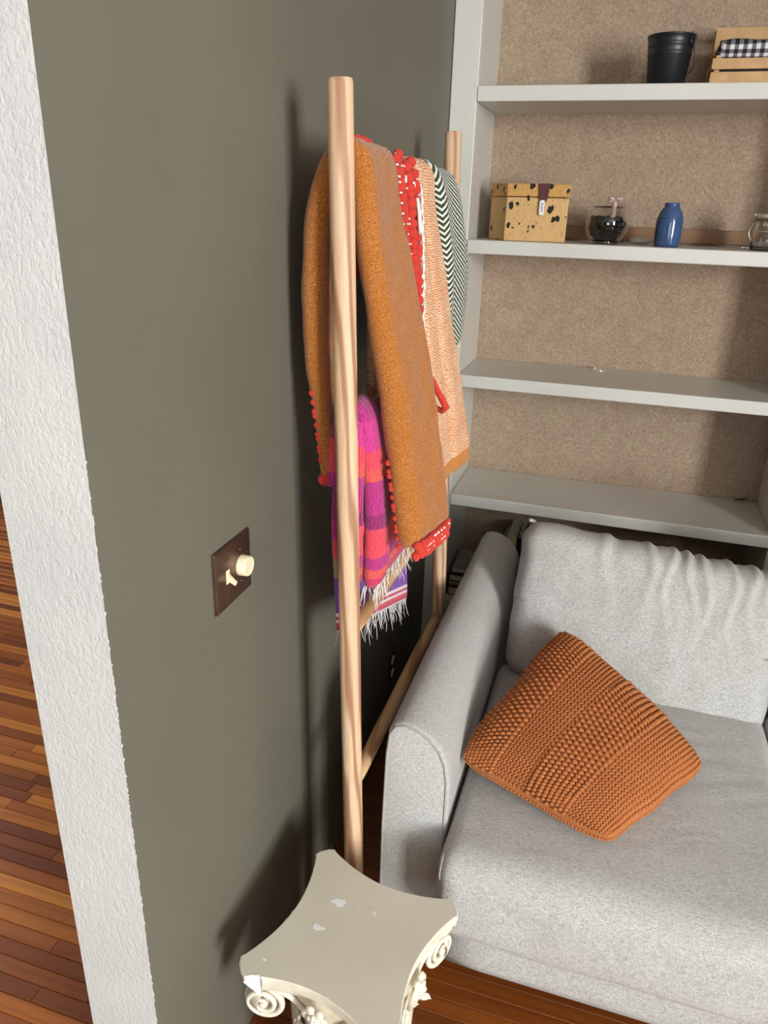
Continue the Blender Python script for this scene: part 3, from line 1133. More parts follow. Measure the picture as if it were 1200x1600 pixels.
# ------------------------------------------------------------------ ladder
la = thing('blanket_ladder', 'pale wooden blanket ladder of round poles leaning at the olive wall', 'ladder', (.17, 1.6, 0))
RY = (1.20, 1.985)
def railx(z):
    return lerp(.176, .121, z / 1.865)
for ry, top in ((RY[0], 1.868), (RY[1], 1.866)):
    r0, r1 = .0212, .0202
    pth, rr = [], []
    for k in range(25):
        z = top * k / 24
        pth.append((railx(z), ry, z))
        rr.append(lerp(r0, r1, k / 24))
    pth = pth[:-1] + [(railx(top - .006), ry, top - .006), (railx(top), ry, top - .001), (railx(top), ry, top)]
    rr = rr[:-1] + [r1, r1 - .0015, r1 - .004]
    MB().tube(pth, rr, 28).build('rail', M['ladder'], la, autosmooth=50)
RZ = (.535, .912, 1.30, 1.738)
for z in RZ:
    x = railx(z)
    MB().tube([(x, lerp(RY[0] + .012, RY[1] - .012, k / 14), z) for k in range(15)], [.0135 + .0035 * math.sin(PI * k / 14) ** .5 for k in range(15)], 18).build('rung', M['rung'], la)

# ------------------------------------------------------------------ blankets
def cam_y(px, py, y):
    d = Vector(R0) * ((px - 600) / 1168) + Vector(R1) * ((py - 800) / 1168) + Vector(R2)
    return CAM + d * ((y - CAM.y) / d.y)


def catmull(pts, n):
    pts = [list(p) for p in pts]
    d = [0]
    for a, b in zip(pts, pts[1:]):
        d.append(d[-1] + max(1e-4, math.hypot(b[0] - a[0], b[1] - a[1])))
    L = d[-1]
    out = []
    for k in range(n):
        s = L * k / (n - 1)
        i = 0
        while i < len(pts) - 2 and s > d[i + 1]:
            i += 1
        t = (s - d[i]) / (d[i + 1] - d[i])
        p0, p1, p2, p3 = pts[max(i - 1, 0)], pts[i], pts[i + 1], pts[min(i + 2, len(pts) - 1)]
        h1, h2, h3, h4 = 2 * t ** 3 - 3 * t * t + 1, t ** 3 - 2 * t * t + t, -2 * t ** 3 + 3 * t * t, t ** 3 - t * t
        seg = d[i + 1] - d[i]
        row = []
        for c_ in range(len(p1)):
            m1 = (p2[c_] - p0[c_]) / max(1e-6, d[min(i + 1, len(d) - 1)] - d[max(i - 1, 0)]) * seg
            m2 = (p3[c_] - p1[c_]) / max(1e-6, d[min(i + 2, len(d) - 1)] - d[i]) * seg
            row.append(h1 * p1[c_] + h2 * m1 + h3 * p2[c_] + h4 * m2)
        out.append((s, row))
    return out, L


class Strap:
    """cloth of some thickness draped in the x-z plane along a path; width runs along y
    ctrl rows: x, z, y0, y1, thickness, dx at y1, dz at y1"""
    def __init__(s, ctrl, n=90, ny=14, disp=None):
        s.st, s.L = catmull(ctrl, n)
        s.n, s.ny, s.disp = n, ny, disp

    def frame(s, i):
        a = s.st[max(i - 1, 0)][1]
        b = s.st[min(i + 1, s.n - 1)][1]
        t = Vector((b[0] - a[0], 0, b[1] - a[1])).normalized()
        return t, Vector((t.z, 0, -t.x))     # outward normal: away from the rung

    def P(s, f, yf, off=0.0):
        """point on mid surface at path fraction f, width fraction yf, offset along the normal by off half-thicknesses"""
        i = int(round(f * (s.n - 1)))
        r = s.st[i][1]
        t, nn = s.frame(i)
        p = Vector((r[0] + r[5] * yf, lerp(r[2], r[3], yf), r[1] + r[6] * yf))
        return p + nn * (r[4] / 2 * off), nn, t

    def mesh(s, mb, mi=0):
        sec = []
        K = 7
        for k in range(K):           # far edge, rounding
            a = PI / 2 - PI * k / (K - 1)
            sec.append(('e1', math.cos(a), math.sin(a)))
        for k in range(1, s.ny):
            sec.append(('b', 1 - k / s.ny, -1))
        for k in range(K):
            a = -PI / 2 - PI * k / (K - 1)
            sec.append(('e0', math.cos(a), math.sin(a)))
        for k in range(1, s.ny):
            sec.append(('b', k / s.ny, 1))
        m = len(sec)
        vs, fs, uvs = [], [], []
        per = []
        for i in range(s.n):
            L0, r = s.st[i]
            t, nn = s.frame(i)
            x, z, y0, y1, th, dx, dz = r
            endf = min(i, s.n - 1 - i)
            shrink = (.45, .8, .95)[endf] if endf < 3 else 1
            hr = th / 2
            w = max(1e-3, y1 - y0 - th)
            arc = 0
            prev = None
            row = []
            for (k, a, b) in sec:
                if k == 'e1':
                    yy = y1 - hr + hr * a
                elif k == 'e0':
                    yy = y0 + hr + hr * a
                else:
                    yy = y0 + hr + w * a
                yf = (yy - y0) / max(1e-4, y1 - y0)
                off = hr * b * shrink
                if s.disp:
                    off += s.disp(L0, yf, b) * (1 if b > 0 else (-1 if b < 0 else 0)) * (abs(b))
                p = Vector((x + dx * yf, yy, z + dz * yf)) + nn * off
                if prev is not None:
                    arc += (p - prev).length
                prev = p
                vs.append(p)
                row.append((L0 - .0, arc))
            per.append(row)
        for i in range(s.n - 1):
            for k in range(m):
                k2 = (k + 1) % m
                fs.append((i * m + k, i * m + k2, (i + 1) * m + k2, (i + 1) * m + k))
                ua, ub, uc, ud = per[i][k], per[i][k2], per[i + 1][k2], per[i + 1][k]
                if k2 == 0:
                    ub = (ub[0], ua[1] + .004)
                    uc = (uc[0], ud[1] + .004)
                uvs.append([ua, ub, uc, ud])
        fs.append(tuple(range(m - 1, -1, -1)))
        uvs.append([per[0][k] for k in range(m - 1, -1, -1)])
        fs.append(tuple((s.n - 1) * m + k for k in range(m)))
        uvs.append([per[-1][k] for k in range(m)])
        mb.add(vs, fs, mi, uvs)
        return mb


def nz(x, y, z=0.0):
    return noise.noise(Vector((x, y, z)))


def fringe(mb, pts, n, ln, rng, r=.0009, spread=.35, out=(0, 0, 0)):
    for k in range(n):
        f = (k + rng.uniform(.1, .9)) / n * (len(pts) - 1)
        i = min(int(f), len(pts) - 2)
        p = Vector(pts[i]).lerp(Vector(pts[i + 1]), f - i)
        l = ln * rng.uniform(.5, 1.25)
        d = Vector((rng.uniform(-spread, spread) + out[0], rng.uniform(-spread, spread) + out[1], -1)).normalized()
        e = Vector((rng.uniform(-.5, .5), rng.uniform(-.6, .6), -.6)).normalized()
        path = [p, p + d * l * .35, p + d * l * .7 + e * l * .05, p + d * l * .8 + e * l * .2]
        mb.tube(path, [r * 1.3, r, r * .9, r * .4], 4)
    return mb


RX = railx(RZ[3])
# --- mustard blanket, folded to a thick strip; front end first
mus = Strap([
    (.238, 1.085, 1.262, 1.406, .050, .036, .008),
    (.231, 1.14, 1.260, 1.406, .052, .036, .006),
    (.213, 1.26, 1.255, 1.406, .052, .034, 0),
    (.194, 1.39, 1.248, 1.406, .050, .028, 0),
    (.172, 1.52, 1.238, 1.405, .047, .020, 0),
    (.157, 1.62, 1.228, 1.404, .044, .010, 0),
    (.148, 1.70, 1.220, 1.405, .040, 0, 0),
    (RX + .018, 1.752, 1.219, 1.406, .040, -.004, 0),
    (RX + .004, 1.770, 1.219, 1.406, .040, 0, 0),
    (RX - .018, 1.767, 1.219, 1.406, .040, 0, 0),
    (RX - .038, 1.735, 1.219, 1.406, .040, 0, 0),
    (.070, 1.68, 1.220, 1.406, .042, 0, 0),
    (.060, 1.58, 1.224, 1.406, .044, 0, 0),
    (.060, 1.44, 1.228, 1.406, .042, 0, 0),
    (.070, 1.36, 1.230, 1.404, .034, 0, 0),
    (.078, 1.28, 1.234, 1.400, .026, 0, 0),
    (.082, 1.215, 1.238, 1.395, .022, 0, 0)],
    n=150, ny=16,
    disp=lambda s, y, b: .004 * nz(s * 9, y * 3) + .0025 * nz(s * 22, y * 9, 3))
mu = thing('mustard_blanket', 'thick mustard wool blanket with red pompom trim over the top rung', 'blanket', (.15, 1.33, 1.75))
mus.mesh(MB()).build('wool_body', M['mustard'], mu)

# red pompom border along its far edge
trim = Strap([
    (.196, 1.32, 1.40, 1.455, .016, .004, 0),
    (.184, 1.42, 1.40, 1.475, .016, .004, 0),
    (.170, 1.55, 1.40, 1.50, .016, .004, 0),
    (.157, 1.66, 1.40, 1.525, .016, .003, 0),
    (.148, 1.715, 1.40, 1.54, .018, .002, 0),
    (RX + .014, 1.762, 1.40, 1.545, .018, 0, 0),
    (RX, 1.773, 1.40, 1.545, .018, 0, 0),
    (RX - .018, 1.768, 1.40, 1.545, .018, 0, 0),
    (RX - .034, 1.735, 1.40, 1.54, .018, 0, 0),
    (.074, 1.68, 1.40, 1.53, .018, 0, 0),
    (.066, 1.56, 1.40, 1.51, .018, 0, 0)], n=80, ny=8,
    disp=lambda s, y, b: .002 * nz(s * 30, y * 6))
trim.mesh(MB()).build('trim_band', M['red'], mu)
rt = random.Random(11)
lump = MB()
vsq = []
bmq = bmesh.new()
bmesh.ops.create_icosphere(bmq, subdivisions=2, radius=1.0)
for v in bmq.verts:
    v.co *= 1 + .16 * nz(v.co.x * 2.2, v.co.y * 2.2, v.co.z * 2.2 + 4)
me = bpy.data.meshes.new('pompom')
bmq.to_mesh(me)
bmq.free()
me.polygons.foreach_set('use_smooth', [True] * len(me.polygons))
me.materials.append(M['red'])
pom_src = None


def pompom(p, r, sq=(1, 1, 1)):
    o = bpy.data.objects.new('pompom', me)
    C.objects.link(o)
    o.location = p
    o.scale = (r * sq[0], r * sq[1], r * sq[2])
    o.rotation_euler = (rt.uniform(0, 6), rt.uniform(0, 6), rt.uniform(0, 6))
    adopt(o, mu)


sti = MB()
for k in range(27):
    f = .06 + k * .0235
    p, nn, t = trim.P(f, .16, 1.0)
    pompom(p + nn * .001, rt.uniform(.0085, .0105))
    p, nn, t = trim.P(min(1, f + .011), .50, 1.0)
    pompom(p + nn * (.003 if k > 11 else .001), rt.uniform(.009, .0125) if k > 12 else .0085)
    p, nn, t = trim.P(f, .84, 1.0)
    pompom(p + nn * (.002 if k > 15 else .0), rt.uniform(.008, .0115))
    for q in range(3):
        if rt.random() < .35:
            continue
        p, nn, t = trim.P(f + .005 + q * .001, .28 + .10 * q, 1.0)
        sti.ellipsoid(p + nn * .0035, t * .0022, Vector((0, .0042, 0)), nn * .0018, 6, 4)
    for q in range(2):
        p, nn, t = trim.P(f + .013, .04 + .05 * q, 1.0)
        sti.ellipsoid(p + nn * .004, t * .0022, Vector((0, .003, 0)), nn * .0018, 6, 4)
# red balls standing along the ridge on the wall side of the near part
for k in range(6):
    p, nn, t = mus.P(.555 + .004 * (k % 2), .10 + k * .17, 1.0)
    pompom(p + nn * .006, rt.uniform(.0085, .011))
# trim along the front hem: three rows of wool knots under the edge, and up the inner fold
hem = [(.06, .75), (.14, 1), (.22, 1), (.30, 1), (.38, 1), (.46, 1), (.54, 1), (.62, 1), (.70, 1), (.78, .97), (.86, .8), (.93, .55), (.975, .2), (.99, -.15)]
for row in range(3):
    for k, (yf, off) in enumerate(hem):
        if row % 2 and k < len(hem) - 1:
            yf, off = (yf + hem[k + 1][0]) / 2, (off + hem[k + 1][1]) / 2
        p, nn, t = mus.P(.010, yf, off * (1 - .06 * row))
        p = p + nn * .0015 + Vector((0, 0, -.006 - .0115 * row))
        pompom(p, rt.uniform(.0085, .0105), (1, 1.1, 1))
        if rt.random() < .6:
            sti.ellipsoid(p + nn * .0068 * off + Vector((0, -.003, .0055)), Vector((.002, .0035, .0012)), Vector((-.001, .001, .0022)), Vector((.0018, 0, .0005)), 6, 4)
for k in range(13):
    p, nn, t = mus.P(.003 + k * .011, .05, -.72)
    pompom(p + Vector((0, .002 * (k % 2), 0)), .0058)
# wall-side end: red trim along the near edge and a knot at the corner
for k in range(10):
    p, nn, t = mus.P(.875 + k * .011, .03, .5)
    pompom(p + Vector((-.001, 0, 0)), .0062)
p, nn, t = mus.P(1.0, .05, .2)
pompom(p + Vector((-.002, 0, -.004)), .0135)
pompom(p + Vector((.006, .012, -.006)), .013)
stuff(sti.build('white_stitches', M['white_yarn'], mu))
# white cord along the border, wool loop
cord = MB()
pts = []
for k in range(70):
    f = .02 + .58 * k / 69
    p, nn, t = trim.P(f, 1.0, .6)
    wob = .006 * math.sin(k * .9) * (1 if k < 40 else .5)
    pts.append(p + Vector((.004, .006 + wob, 0)) + nn * .004)
cord.tube(pts, [.0028 + .0013 * math.sin(k * 2.1) for k in range(70)], 7)
pts = [trim.P(.02 + .35 * k / 39, .98, 1.0)[0] + Vector((.004, -.004 + .007 * math.sin(k * .55), 0)) for k in range(40)]
cord.tube(pts, [.002 + .0012 * abs(math.sin(k * .7)) for k in range(40)], 6)
pa, nn, t = trim.P(.56, .62, 1.0)
pb_, nn2, t2 = trim.P(.47, .72, 1.0)
cord.tube([pa + nn * .012, pa.lerp(pb_, .4) + nn * .013, pb_ + nn2 * .012], [.0035, .004, .005], 7)
pts = [trim.P(.565 + .03 * math.sin(k * .2), .2 + .8 * k / 19, 1.0)[0] + Vector((0, 0, .012)) for k in range(20)]
cord.tube(pts, [.003 + .001 * math.sin(k * 2) for k in range(20)], 7)
cord.build('white_cord', M['white_yarn'], mu)
lp = MB()
lp.tube([cam_y(px, py, 1.44 + .003 * k) for k, (px, py) in enumerate(((670, 585), (678, 599), (684, 612), (691, 624), (697, 637), (690, 642), (681, 637), (675, 628)))],
        [.005, .006, .0062, .007, .0075, .0065, .0055, .004], 10)
lp.build('wool_loop', M['red'], mu)

# --- peach blanket
pe = Strap([
    (.240, 1.135, 1.50, 1.735, .022, .018, -.014),
    (.234, 1.18, 1.50, 1.732, .024, .018, -.008),
    (.220, 1.27, 1.50, 1.728, .025, .014, 0),
    (.198, 1.40, 1.505, 1.722, .026, .010, 0),
    (.172, 1.53, 1.515, 1.715, .026, .008, 0),
    (.152, 1.64, 1.53, 1.705, .026, .006, 0),
    (.144, 1.70, 1.54, 1.695, .026, .004, 0),
    (RX + .016, 1.756, 1.545, 1.69, .026, 0, 0),
    (RX, 1.772, 1.55, 1.685, .028, 0, 0),
    (RX - .020, 1.766, 1.55, 1.685, .028, 0, 0),
    (RX - .036, 1.73, 1.55, 1.685, .028, 0, 0),
    (.074, 1.66, 1.55, 1.685, .028, 0, 0),
    (.066, 1.50, 1.55, 1.69, .028, 0, 0),
    (.066, 1.30, 1.54, 1.69, .026, 0, 0)], n=110, ny=16,
    disp=lambda s, y, b: (-.006 * math.exp(-((y - .42) / .05) ** 2) + .004 * nz(s * 8, y * 4, 7)) if b > 0 else 0)
po = tag(pe.mesh(MB()).build('peach_blanket', M['peach']), 'orange and cream flecked blanket with plain mustard hem beside the mustard one', 'blanket')

# --- herringbone blanket
he = Strap([
    (.172, 1.375, 1.715, 1.925, .028, .004, 0),
    (.176, 1.45, 1.712, 1.932, .032, .004, 0),
    (.174, 1.56, 1.710, 1.936, .034, .004, 0),
    (.160, 1.66, 1.705, 1.934, .034, .002, -.004),
    (RX + .024, 1.725, 1.70, 1.93, .034, 0, -.010),
    (RX + .006, 1.765, 1.69, 1.925, .032, 0, -.014),
    (RX - .018, 1.762, 1.69, 1.925, .032, 0, -.014),
    (RX - .036, 1.73, 1.69, 1.93, .032, 0, -.008),
    (.074, 1.66, 1.70, 1.93, .034, 0, 0),
    (.066, 1.52, 1.70, 1.92, .032, 0, 0),
    (.066, 1.36, 1.70, 1.91, .030, 0, 0)], n=100, ny=18,
    disp=lambda s, y, b: (.006 * math.sin(y * 9.5 + 1) + .003 * nz(s * 7, y * 5, 2)) if b > 0 else 0)
ho = thing('herringbone_blanket', 'dark green and white herringbone wool blanket nearest the far pole', 'blanket', (.15, 1.8, 1.75))
he.mesh(MB()).build('wool_body', M['herring'], ho)
fr_ = MB()
rf = random.Random(2)
for k in range(9):
    p, nn, t = he.P(0.0, .10 + .11 * k, .3)
    l = rf.uniform(.06, .085)
    pts = [p + Vector((.002 * math.sin(j * 2), .0025 * math.cos(j * 2), -l * j / 9)) for j in range(10)]
    fr_.tube(pts, [.0038 - .002 * j / 9 for j in range(10)], 6)
stuff(fr_.build('fringe', M['cream_yarn'], ho))

# --- striped pink throw over the second rung
PINK = srgb(196, 44, 128); MAG = srgb(172, 34, 116); COR = srgb(218, 62, 74); DPU = srgb(136, 24, 92); CRI = srgb(196, 40, 84); ORA = srgb(222, 80, 62)
pk = m_stripes('magenta_coral_stripes', [
    (0, CRI), (.025, ORA), (.047, MAG), (.082, COR), (.155, DPU), (.19, MAG), (.272, ORA), (.30, COR), (.34, PINK), (.41, MAG), (.47, DPU), (.52, COR), (.60, MAG), (.68, COR), (.76, PINK)], .84)
PUR = srgb(118, 62, 168); KHA = srgb(150, 138, 96); WHI = srgb(236, 226, 228)
pk2 = m_stripes('purple_border_stripes', [
    (0, WHI), (.012, CRI), (.05, ORA), (.075, WHI), (.10, CRI), (.125, WHI), (.15, PUR), (.42, KHA), (.56, COR), (.70, MAG), (.85, DPU)], .30)
X2 = railx(RZ[1 + 1])
pt = thing('striped_throw', 'pink and purple striped cotton throw with white fringe on the second rung', 'blanket', (.14, 1.4, 1.3))
def pleat(s, y, b):
    return (.004 * nz(s * 8, y * 4, 5) + .003 * nz(s * 25, y * 8, 1))
front = Strap([
    (.166, .985, 1.262, 1.318, .038, .004, .004),
    (.168, 1.05, 1.256, 1.322, .040, .004, 0),
    (.168, 1.14, 1.252, 1.322, .040, .004, 0),
    (.164, 1.22, 1.248, 1.320, .036, .004, 0),
    (.156, 1.30, 1.240, 1.318, .032, .002, 0),
    (.148, 1.336, 1.236, 1.318, .032, 0, 0),
    (X2 - .004, 1.350, 1.236, 1.318, .034, 0, 0),
    (X2 - .026, 1.333, 1.236, 1.318, .028, 0, 0),
    (.098, 1.28, 1.236, 1.318, .026, 0, 0),
    (.092, 1.20, 1.236, 1.318, .024, 0, 0)], n=100, ny=8, disp=pleat)
front.mesh(MB()).build('front_fold', pk, pt)
front2 = Strap([
    (.146, 1.00, 1.228, 1.254, .018, 0, 0),
    (.148, 1.10, 1.226, 1.250, .020, 0, 0),
    (.150, 1.20, 1.225, 1.248, .022, 0, 0),
    (.150, 1.27, 1.224, 1.244, .020, 0, 0),
    (.146, 1.318, 1.224, 1.242, .018, 0, 0),
    (X2 - .002, 1.332, 1.224, 1.240, .016, 0, 0),
    (X2 - .022, 1.315, 1.224, 1.240, .016, 0, 0)], n=70, ny=5, disp=pleat)
front2.mesh(MB()).build('inner_fold', pk, pt)
front3 = Strap([
    (.172, .985, 1.315, 1.50, .016, .012, .01),
    (.172, 1.10, 1.315, 1.50, .018, .012, 0),
    (.168, 1.22, 1.315, 1.50, .018, .010, 0),
    (.160, 1.30, 1.315, 1.50, .018, .004, 0),
    (X2 + .004, 1.332, 1.315, 1.50, .018, 0, 0),
    (X2 - .022, 1.318, 1.315, 1.50, .016, 0, 0)], n=60, ny=12, disp=pleat)
front3.mesh(MB()).build('front_layer', pk, pt)
back = Strap([
    (.106, .880, 1.246, 1.70, .009, .024, -.150),
    (.106, .93, 1.244, 1.70, .010, .022, -.150),
    (.102, 1.02, 1.242, 1.69, .011, .020, -.12),
    (.098, 1.12, 1.240, 1.67, .011, .020, -.08),
    (.102, 1.22, 1.240, 1.62, .011, .012, -.03),
    (X2 - .028, 1.29, 1.240, 1.58, .011, 0, 0),
    (X2 - .010, 1.325, 1.240, 1.56, .011, 0, 0)], n=80, ny=20,
    disp=lambda s, y, b: 0)
back.mesh(MB()).build('back_layer', pk2, pt)
fg = MB()
rf = random.Random(4)
fringe(fg, [back.P(0, k / 20, 0)[0] for k in range(21)], 70, .055, rf, .0007, .35)
fringe(fg, [front.P(0, k / 6, .6)[0] for k in range(7)], 22, .05, rf, .0007, .3)
fringe(fg, [front.P(0, k / 6, -.6)[0] for k in range(7)], 14, .045, rf, .0007, .3)
fringe(fg, [front2.P(0, k / 4, 0)[0] for k in range(5)], 10, .04, rf, .0007, .4)
fringe(fg, [front3.P(0, k / 8, .5)[0] for k in range(9)], 34, .05, rf, .0007, .4, (.15, 0, 0))
stuff(fg.build('fringe', M['white_yarn'], pt))

# ------------------------------------------------------------------ sofa
so = thing('sofa', 'heather grey upholstered two-seat sofa with loose back cushions below the bookcase', 'sofa', (.72, 1.75, 0))
AX0, AX1, AY0, AY1, AZ = .212, .362, 1.245, 2.36, .685


def arm(x0, x1, flip):
    prof = [(0, .10), (.0, .40), (.004, .60), (.010, .662), (.024, .684), (.045, .690), (.072, .685), (.100, .670), (.125, .645), (.141, .610), (.149, .56), (.150, .45), (.150, .25), (.150, .10)]
    w = x1 - x0
    mb = MB()
    n = len(prof)
    ys = [0, .0015, .004, .010, .022, .05] + [lerp(.08, AY1 - AY0 - .05, k / 24) for k in range(25)] + [AY1 - AY0 - .02, AY1 - AY0 - .006, AY1 - AY0]
    vs, fs = [], []
    cxp, czp = .075, .36
    for j, y in enumerate(ys):
        e = min(y, AY1 - AY0 - y)
        ins = .008 * (1 - math.sqrt(max(0, 1 - (1 - min(1, e / .010)) ** 2)))
        for (px, pz) in prof:
            d = Vector((px - cxp, (pz - czp) * .3, 0))
            q = Vector((px, pz, 0))
            l = math.hypot(px - cxp, max(0, pz - .55) * 1.2)
            qx = px - (px - cxp) / .075 * ins
            qz = pz - (ins if pz > .6 else 0) * smoothstep(.55, .68, pz)
            sag = -.012 * smoothstep(.3, 1.1, y) * smoothstep(.5, .68, pz)
            b = .003 * nz(y * 4, px * 12, pz * 5)
            X = x0 + (qx if not flip else w - qx) + b * .6
            vs.append((X, AY0 + y, qz + sag + b))
    for j in range(len(ys) - 1):
        for i in range(n - 1):
            f = (j * n + i, j * n + i + 1, (j + 1) * n + i + 1, (j + 1) * n + i)
            fs.append(f if flip else f[::-1])
        f = (j * n + n - 1, j * n, (j + 1) * n, (j + 1) * n + n - 1)
        fs.append(f if flip else f[::-1])
    # end caps as grids toward a centre line
    for j in (0, len(ys) - 1):
        f = tuple(j * n + i for i in range(n))
        if (j == 0) == flip:
            f = f[::-1]
        fs.append(f)
    mb.add(vs, fs)
    o = mb.build('arm', M['sofa'], so, autosmooth=62)
    # piping around the front panel
    sm = MB()
    pts = []
    for (px, pz) in prof:
        if pz < .12:
            pz = .14
        t = Vector((px - .075, 0, max(0, pz - .55)))
        qx = px - (px - .075) / .075 * .006
        qz = pz - .005 * smoothstep(.55, .68, pz)
        pts.append((x0 + (qx if not flip else w - qx), AY0 + .0005, qz))
    dense = []
    for a, b in zip(pts, pts[1:]):
        for k in range(4):
            dense.append(Vector(a).lerp(Vector(b), k / 4))
    sm.tube(dense, .0028, 6)
    s_ = sm.build('piping', M['seam'], None)
    adopt(s_, o)
    return o


arm(AX0, AX1, False)
arm(1.812, 1.960, True)

# base with front skirt
MB().rbox((.723, .55, .085), (.012, .03, .012), (14, 20, 6),
          lambda q: Vector((1.087 + q.x, 1.735 + q.y, .185 + q.z))).build('base', M['sofa'], so)
# back frame
MB().rbox((.722, .07, .22), (.02, .03, .03), (14, 6, 10),
          lambda q: Vector((1.087 + q.x, 2.30 + q.y, .43 + q.z))).build('back_frame', M['sofa'], so)
for (x, y) in ((.25, 1.30), (1.92, 1.30), (.25, 2.30), (1.92, 2.30)):
    MB().lathe([(0, 0), (.014, 0), (.022, .10), (0, .10)], (x, y, .0005), 16).build('leg', M['legwood'], so)


# seat cushion
def seat_disp(q, d):
    x, y, z = q
    u, v = x / .36, y / .40
    if z > 0:
        z += .022 * (1 - min(1, u * u)) * (1 - min(1, v * v) ** 2)
        # shallow creases toward the right rear
        for k, (cx, cy, a, ln) in enumerate(((.20, .10, .35, .10), (.24, .04, .42, .10), (.16, .16, .3, .09), (.27, -.02, .5, .08), (.10, .2, .2, .12))):
            dx, dy = x - cx, y - cy
            al = dx * math.cos(a) + dy * math.sin(a)
            ac = -dx * math.sin(a) + dy * math.cos(a)
            z -= .0035 * math.exp(-(ac / .008) ** 2 - (al / ln) ** 2)
    if d.y < -.3:
        y -= .014 * (1 - min(1, u * u)) * (1 - (z / .13) ** 2 if abs(z) < .13 else 0)
    n_ = .004 * nz(x * 6, y * 6, z * 8)
    return Vector((x, y, z)) + d * n_


seat = MB().rbox((.3635, .405, .112), (.035, .06, .055), (56, 50, 18),
                 lambda q: Vector((.727 + q.x, 1.535 + q.y, .350 + q.z + .0)), seat_disp).build('seat_cushion', M['sofa'], so)
sp = MB()
pts = []
for k in range(25):
    a = -PI / 2 + PI * .9 * k / 24
    pts.append((.727 - .352, 1.535 - .35 - .052 * math.cos(a * .9), .350 + .075 + .03 * math.sin(a)))
sp.tube(pts, .0017, 6)
adopt(sp.build('piping', M['seam'], None), seat)

s2 = spawn(seat, 'seat_cushion', (.722, 0, 0), so)

# back cushion
folds = [(-.115, .020, .17, .10), (-.005, .014, .13, .14), (.055, .011, .17, -.06), (.105, .011, .19, .12), (.150, .012, .22, -.05), (.205, .011, .19, .12), (.262, .012, .17, .04), (.31, .013, .10, -.1)]


def back_disp(q, d):
    x, y, z = q
    u, v = x / .36, z / .23
    th = .030 * (1 - min(1, abs(u)) ** 2.5) * (1 - min(1, abs(v)) ** 2.5)
    if y < 0:
        y -= th
    else:
        y += th * .5
    f = 0
    if d.y < .5:
        for (cx, w, ln, sl) in folds:
            top = .235 - z
            xx = x - cx - sl * top * .6 - .012 * math.sin(top * 28 + cx * 30)
            f += .0072 * (math.exp(-(xx / w) ** 2) - .6 * math.exp(-((xx - w * 1.3) / w) ** 2)) * math.exp(-(top / ln) ** 2 * 1.2) * (1 if top > -.01 else .5)
    f += .006 * nz(x * 7, z * 7, 3) + .003 * nz(x * 18, z * 18, 9)
    p = Vector((x, y, z)) + d * f
    # corners droop in a little
    p.z -= .012 * smoothstep(.25, .36, abs(x)) * (1 if z > 0 else 0)
    return p


ct, stt = math.cos(.33), math.sin(.33)


def back_xf(q):
    y = q.y * ct + q.z * stt
    z = -q.y * stt + q.z * ct
    return Vector((.738 + q.x, 1.975 + y, .626 + z - .030 * (q.x / .36)))


bk = MB().rbox((.352, .085, .225), (.055, .07, .05), (130, 14, 64), back_xf, back_disp).build('back_cushion', M['sofa'], so)
ear = MB().tube([back_xf(Vector((-.335 + .006 * k, -.03 + .012 * k, .222 - .001 * k * k))) for k in range(6)], [.004, .0055, .006, .0055, .005, .003], 8).build('corner_tuck', M['sofa'], None)
adopt(ear, bk)
spawn(bk, 'back_cushion', (.716, 0, .04), so)

# ------------------------------------------------------------------ knitted pillow
pi_ = thing('knit_pillow', 'rust orange hand-knit cushion with bands of bobble stitch on the sofa seat', 'cushion', (.62, 1.52, .48))
def cam_point(px, py, z):
    d = Vector(R0) * ((px - 600) / 1168) + Vector(R1) * ((py - 800) / 1168) + Vector(R2)
    return CAM + d * ((z - CAM.z) / d.z)


Tc, Lc, Bc, Rc = Vector((.535, 1.836, .668)), Vector((.342, 1.342, .545)), Vector((.695, 1.226, .512)), Vector((.915, 1.548, .520))


def pill(u, v, side):
    """u: 0 at edge L-B .. 1 at edge T-R ; v: 0 at edge L-T .. 1 at edge B-R"""
    a = Lc.lerp(Tc, u)
    b = Bc.lerp(Rc, u)
    p = a.lerp(b, v)
    nrm = (Tc - Lc).lerp(Rc - Bc, v).cross((Bc - Lc).lerp(Rc - Tc, u))
    nrm.normalize()
    if nrm.z < 0:
        nrm = -nrm
    uu, vv = 2 * u - 1, 2 * v - 1
    # edges pull in between corners
    pin = .026
    mid = (Lc + Tc + Bc + Rc) / 4
    p = mid + (p - mid) * (1 - .105 * (uu * uu * vv * vv) ** 1.8)
    cdir = (p - (Lc + Tc + Bc + Rc) / 4)
    eu = (1 - uu * uu) * (abs(vv) ** 4)
    ev = (1 - vv * vv) * (abs(uu) ** 4)
    wob = .0025 * math.sin(u * 15 + 1) * abs(vv) ** 6 + .004 * math.sin(v * 14) * abs(uu) ** 6
    e1 = (Tc - Lc).normalized()
    e2 = (Bc - Lc).normalized()
    p = p - e2 * (pin * .45 * eu * (1 if vv > 0 else -1)) - e1 * (pin * .5 * ev * (1 if uu > 0 else -1)) + e2 * wob
    h = (max(0, (1 - abs(uu) ** 2.6)) * max(0, (1 - abs(vv) ** 2.6))) ** .62
    T = .084 if side > 0 else .055
    p = p + nrm * (side * (T * h + .004) + .004 * nz(u * 5, v * 5, 2))
    return p, nrm


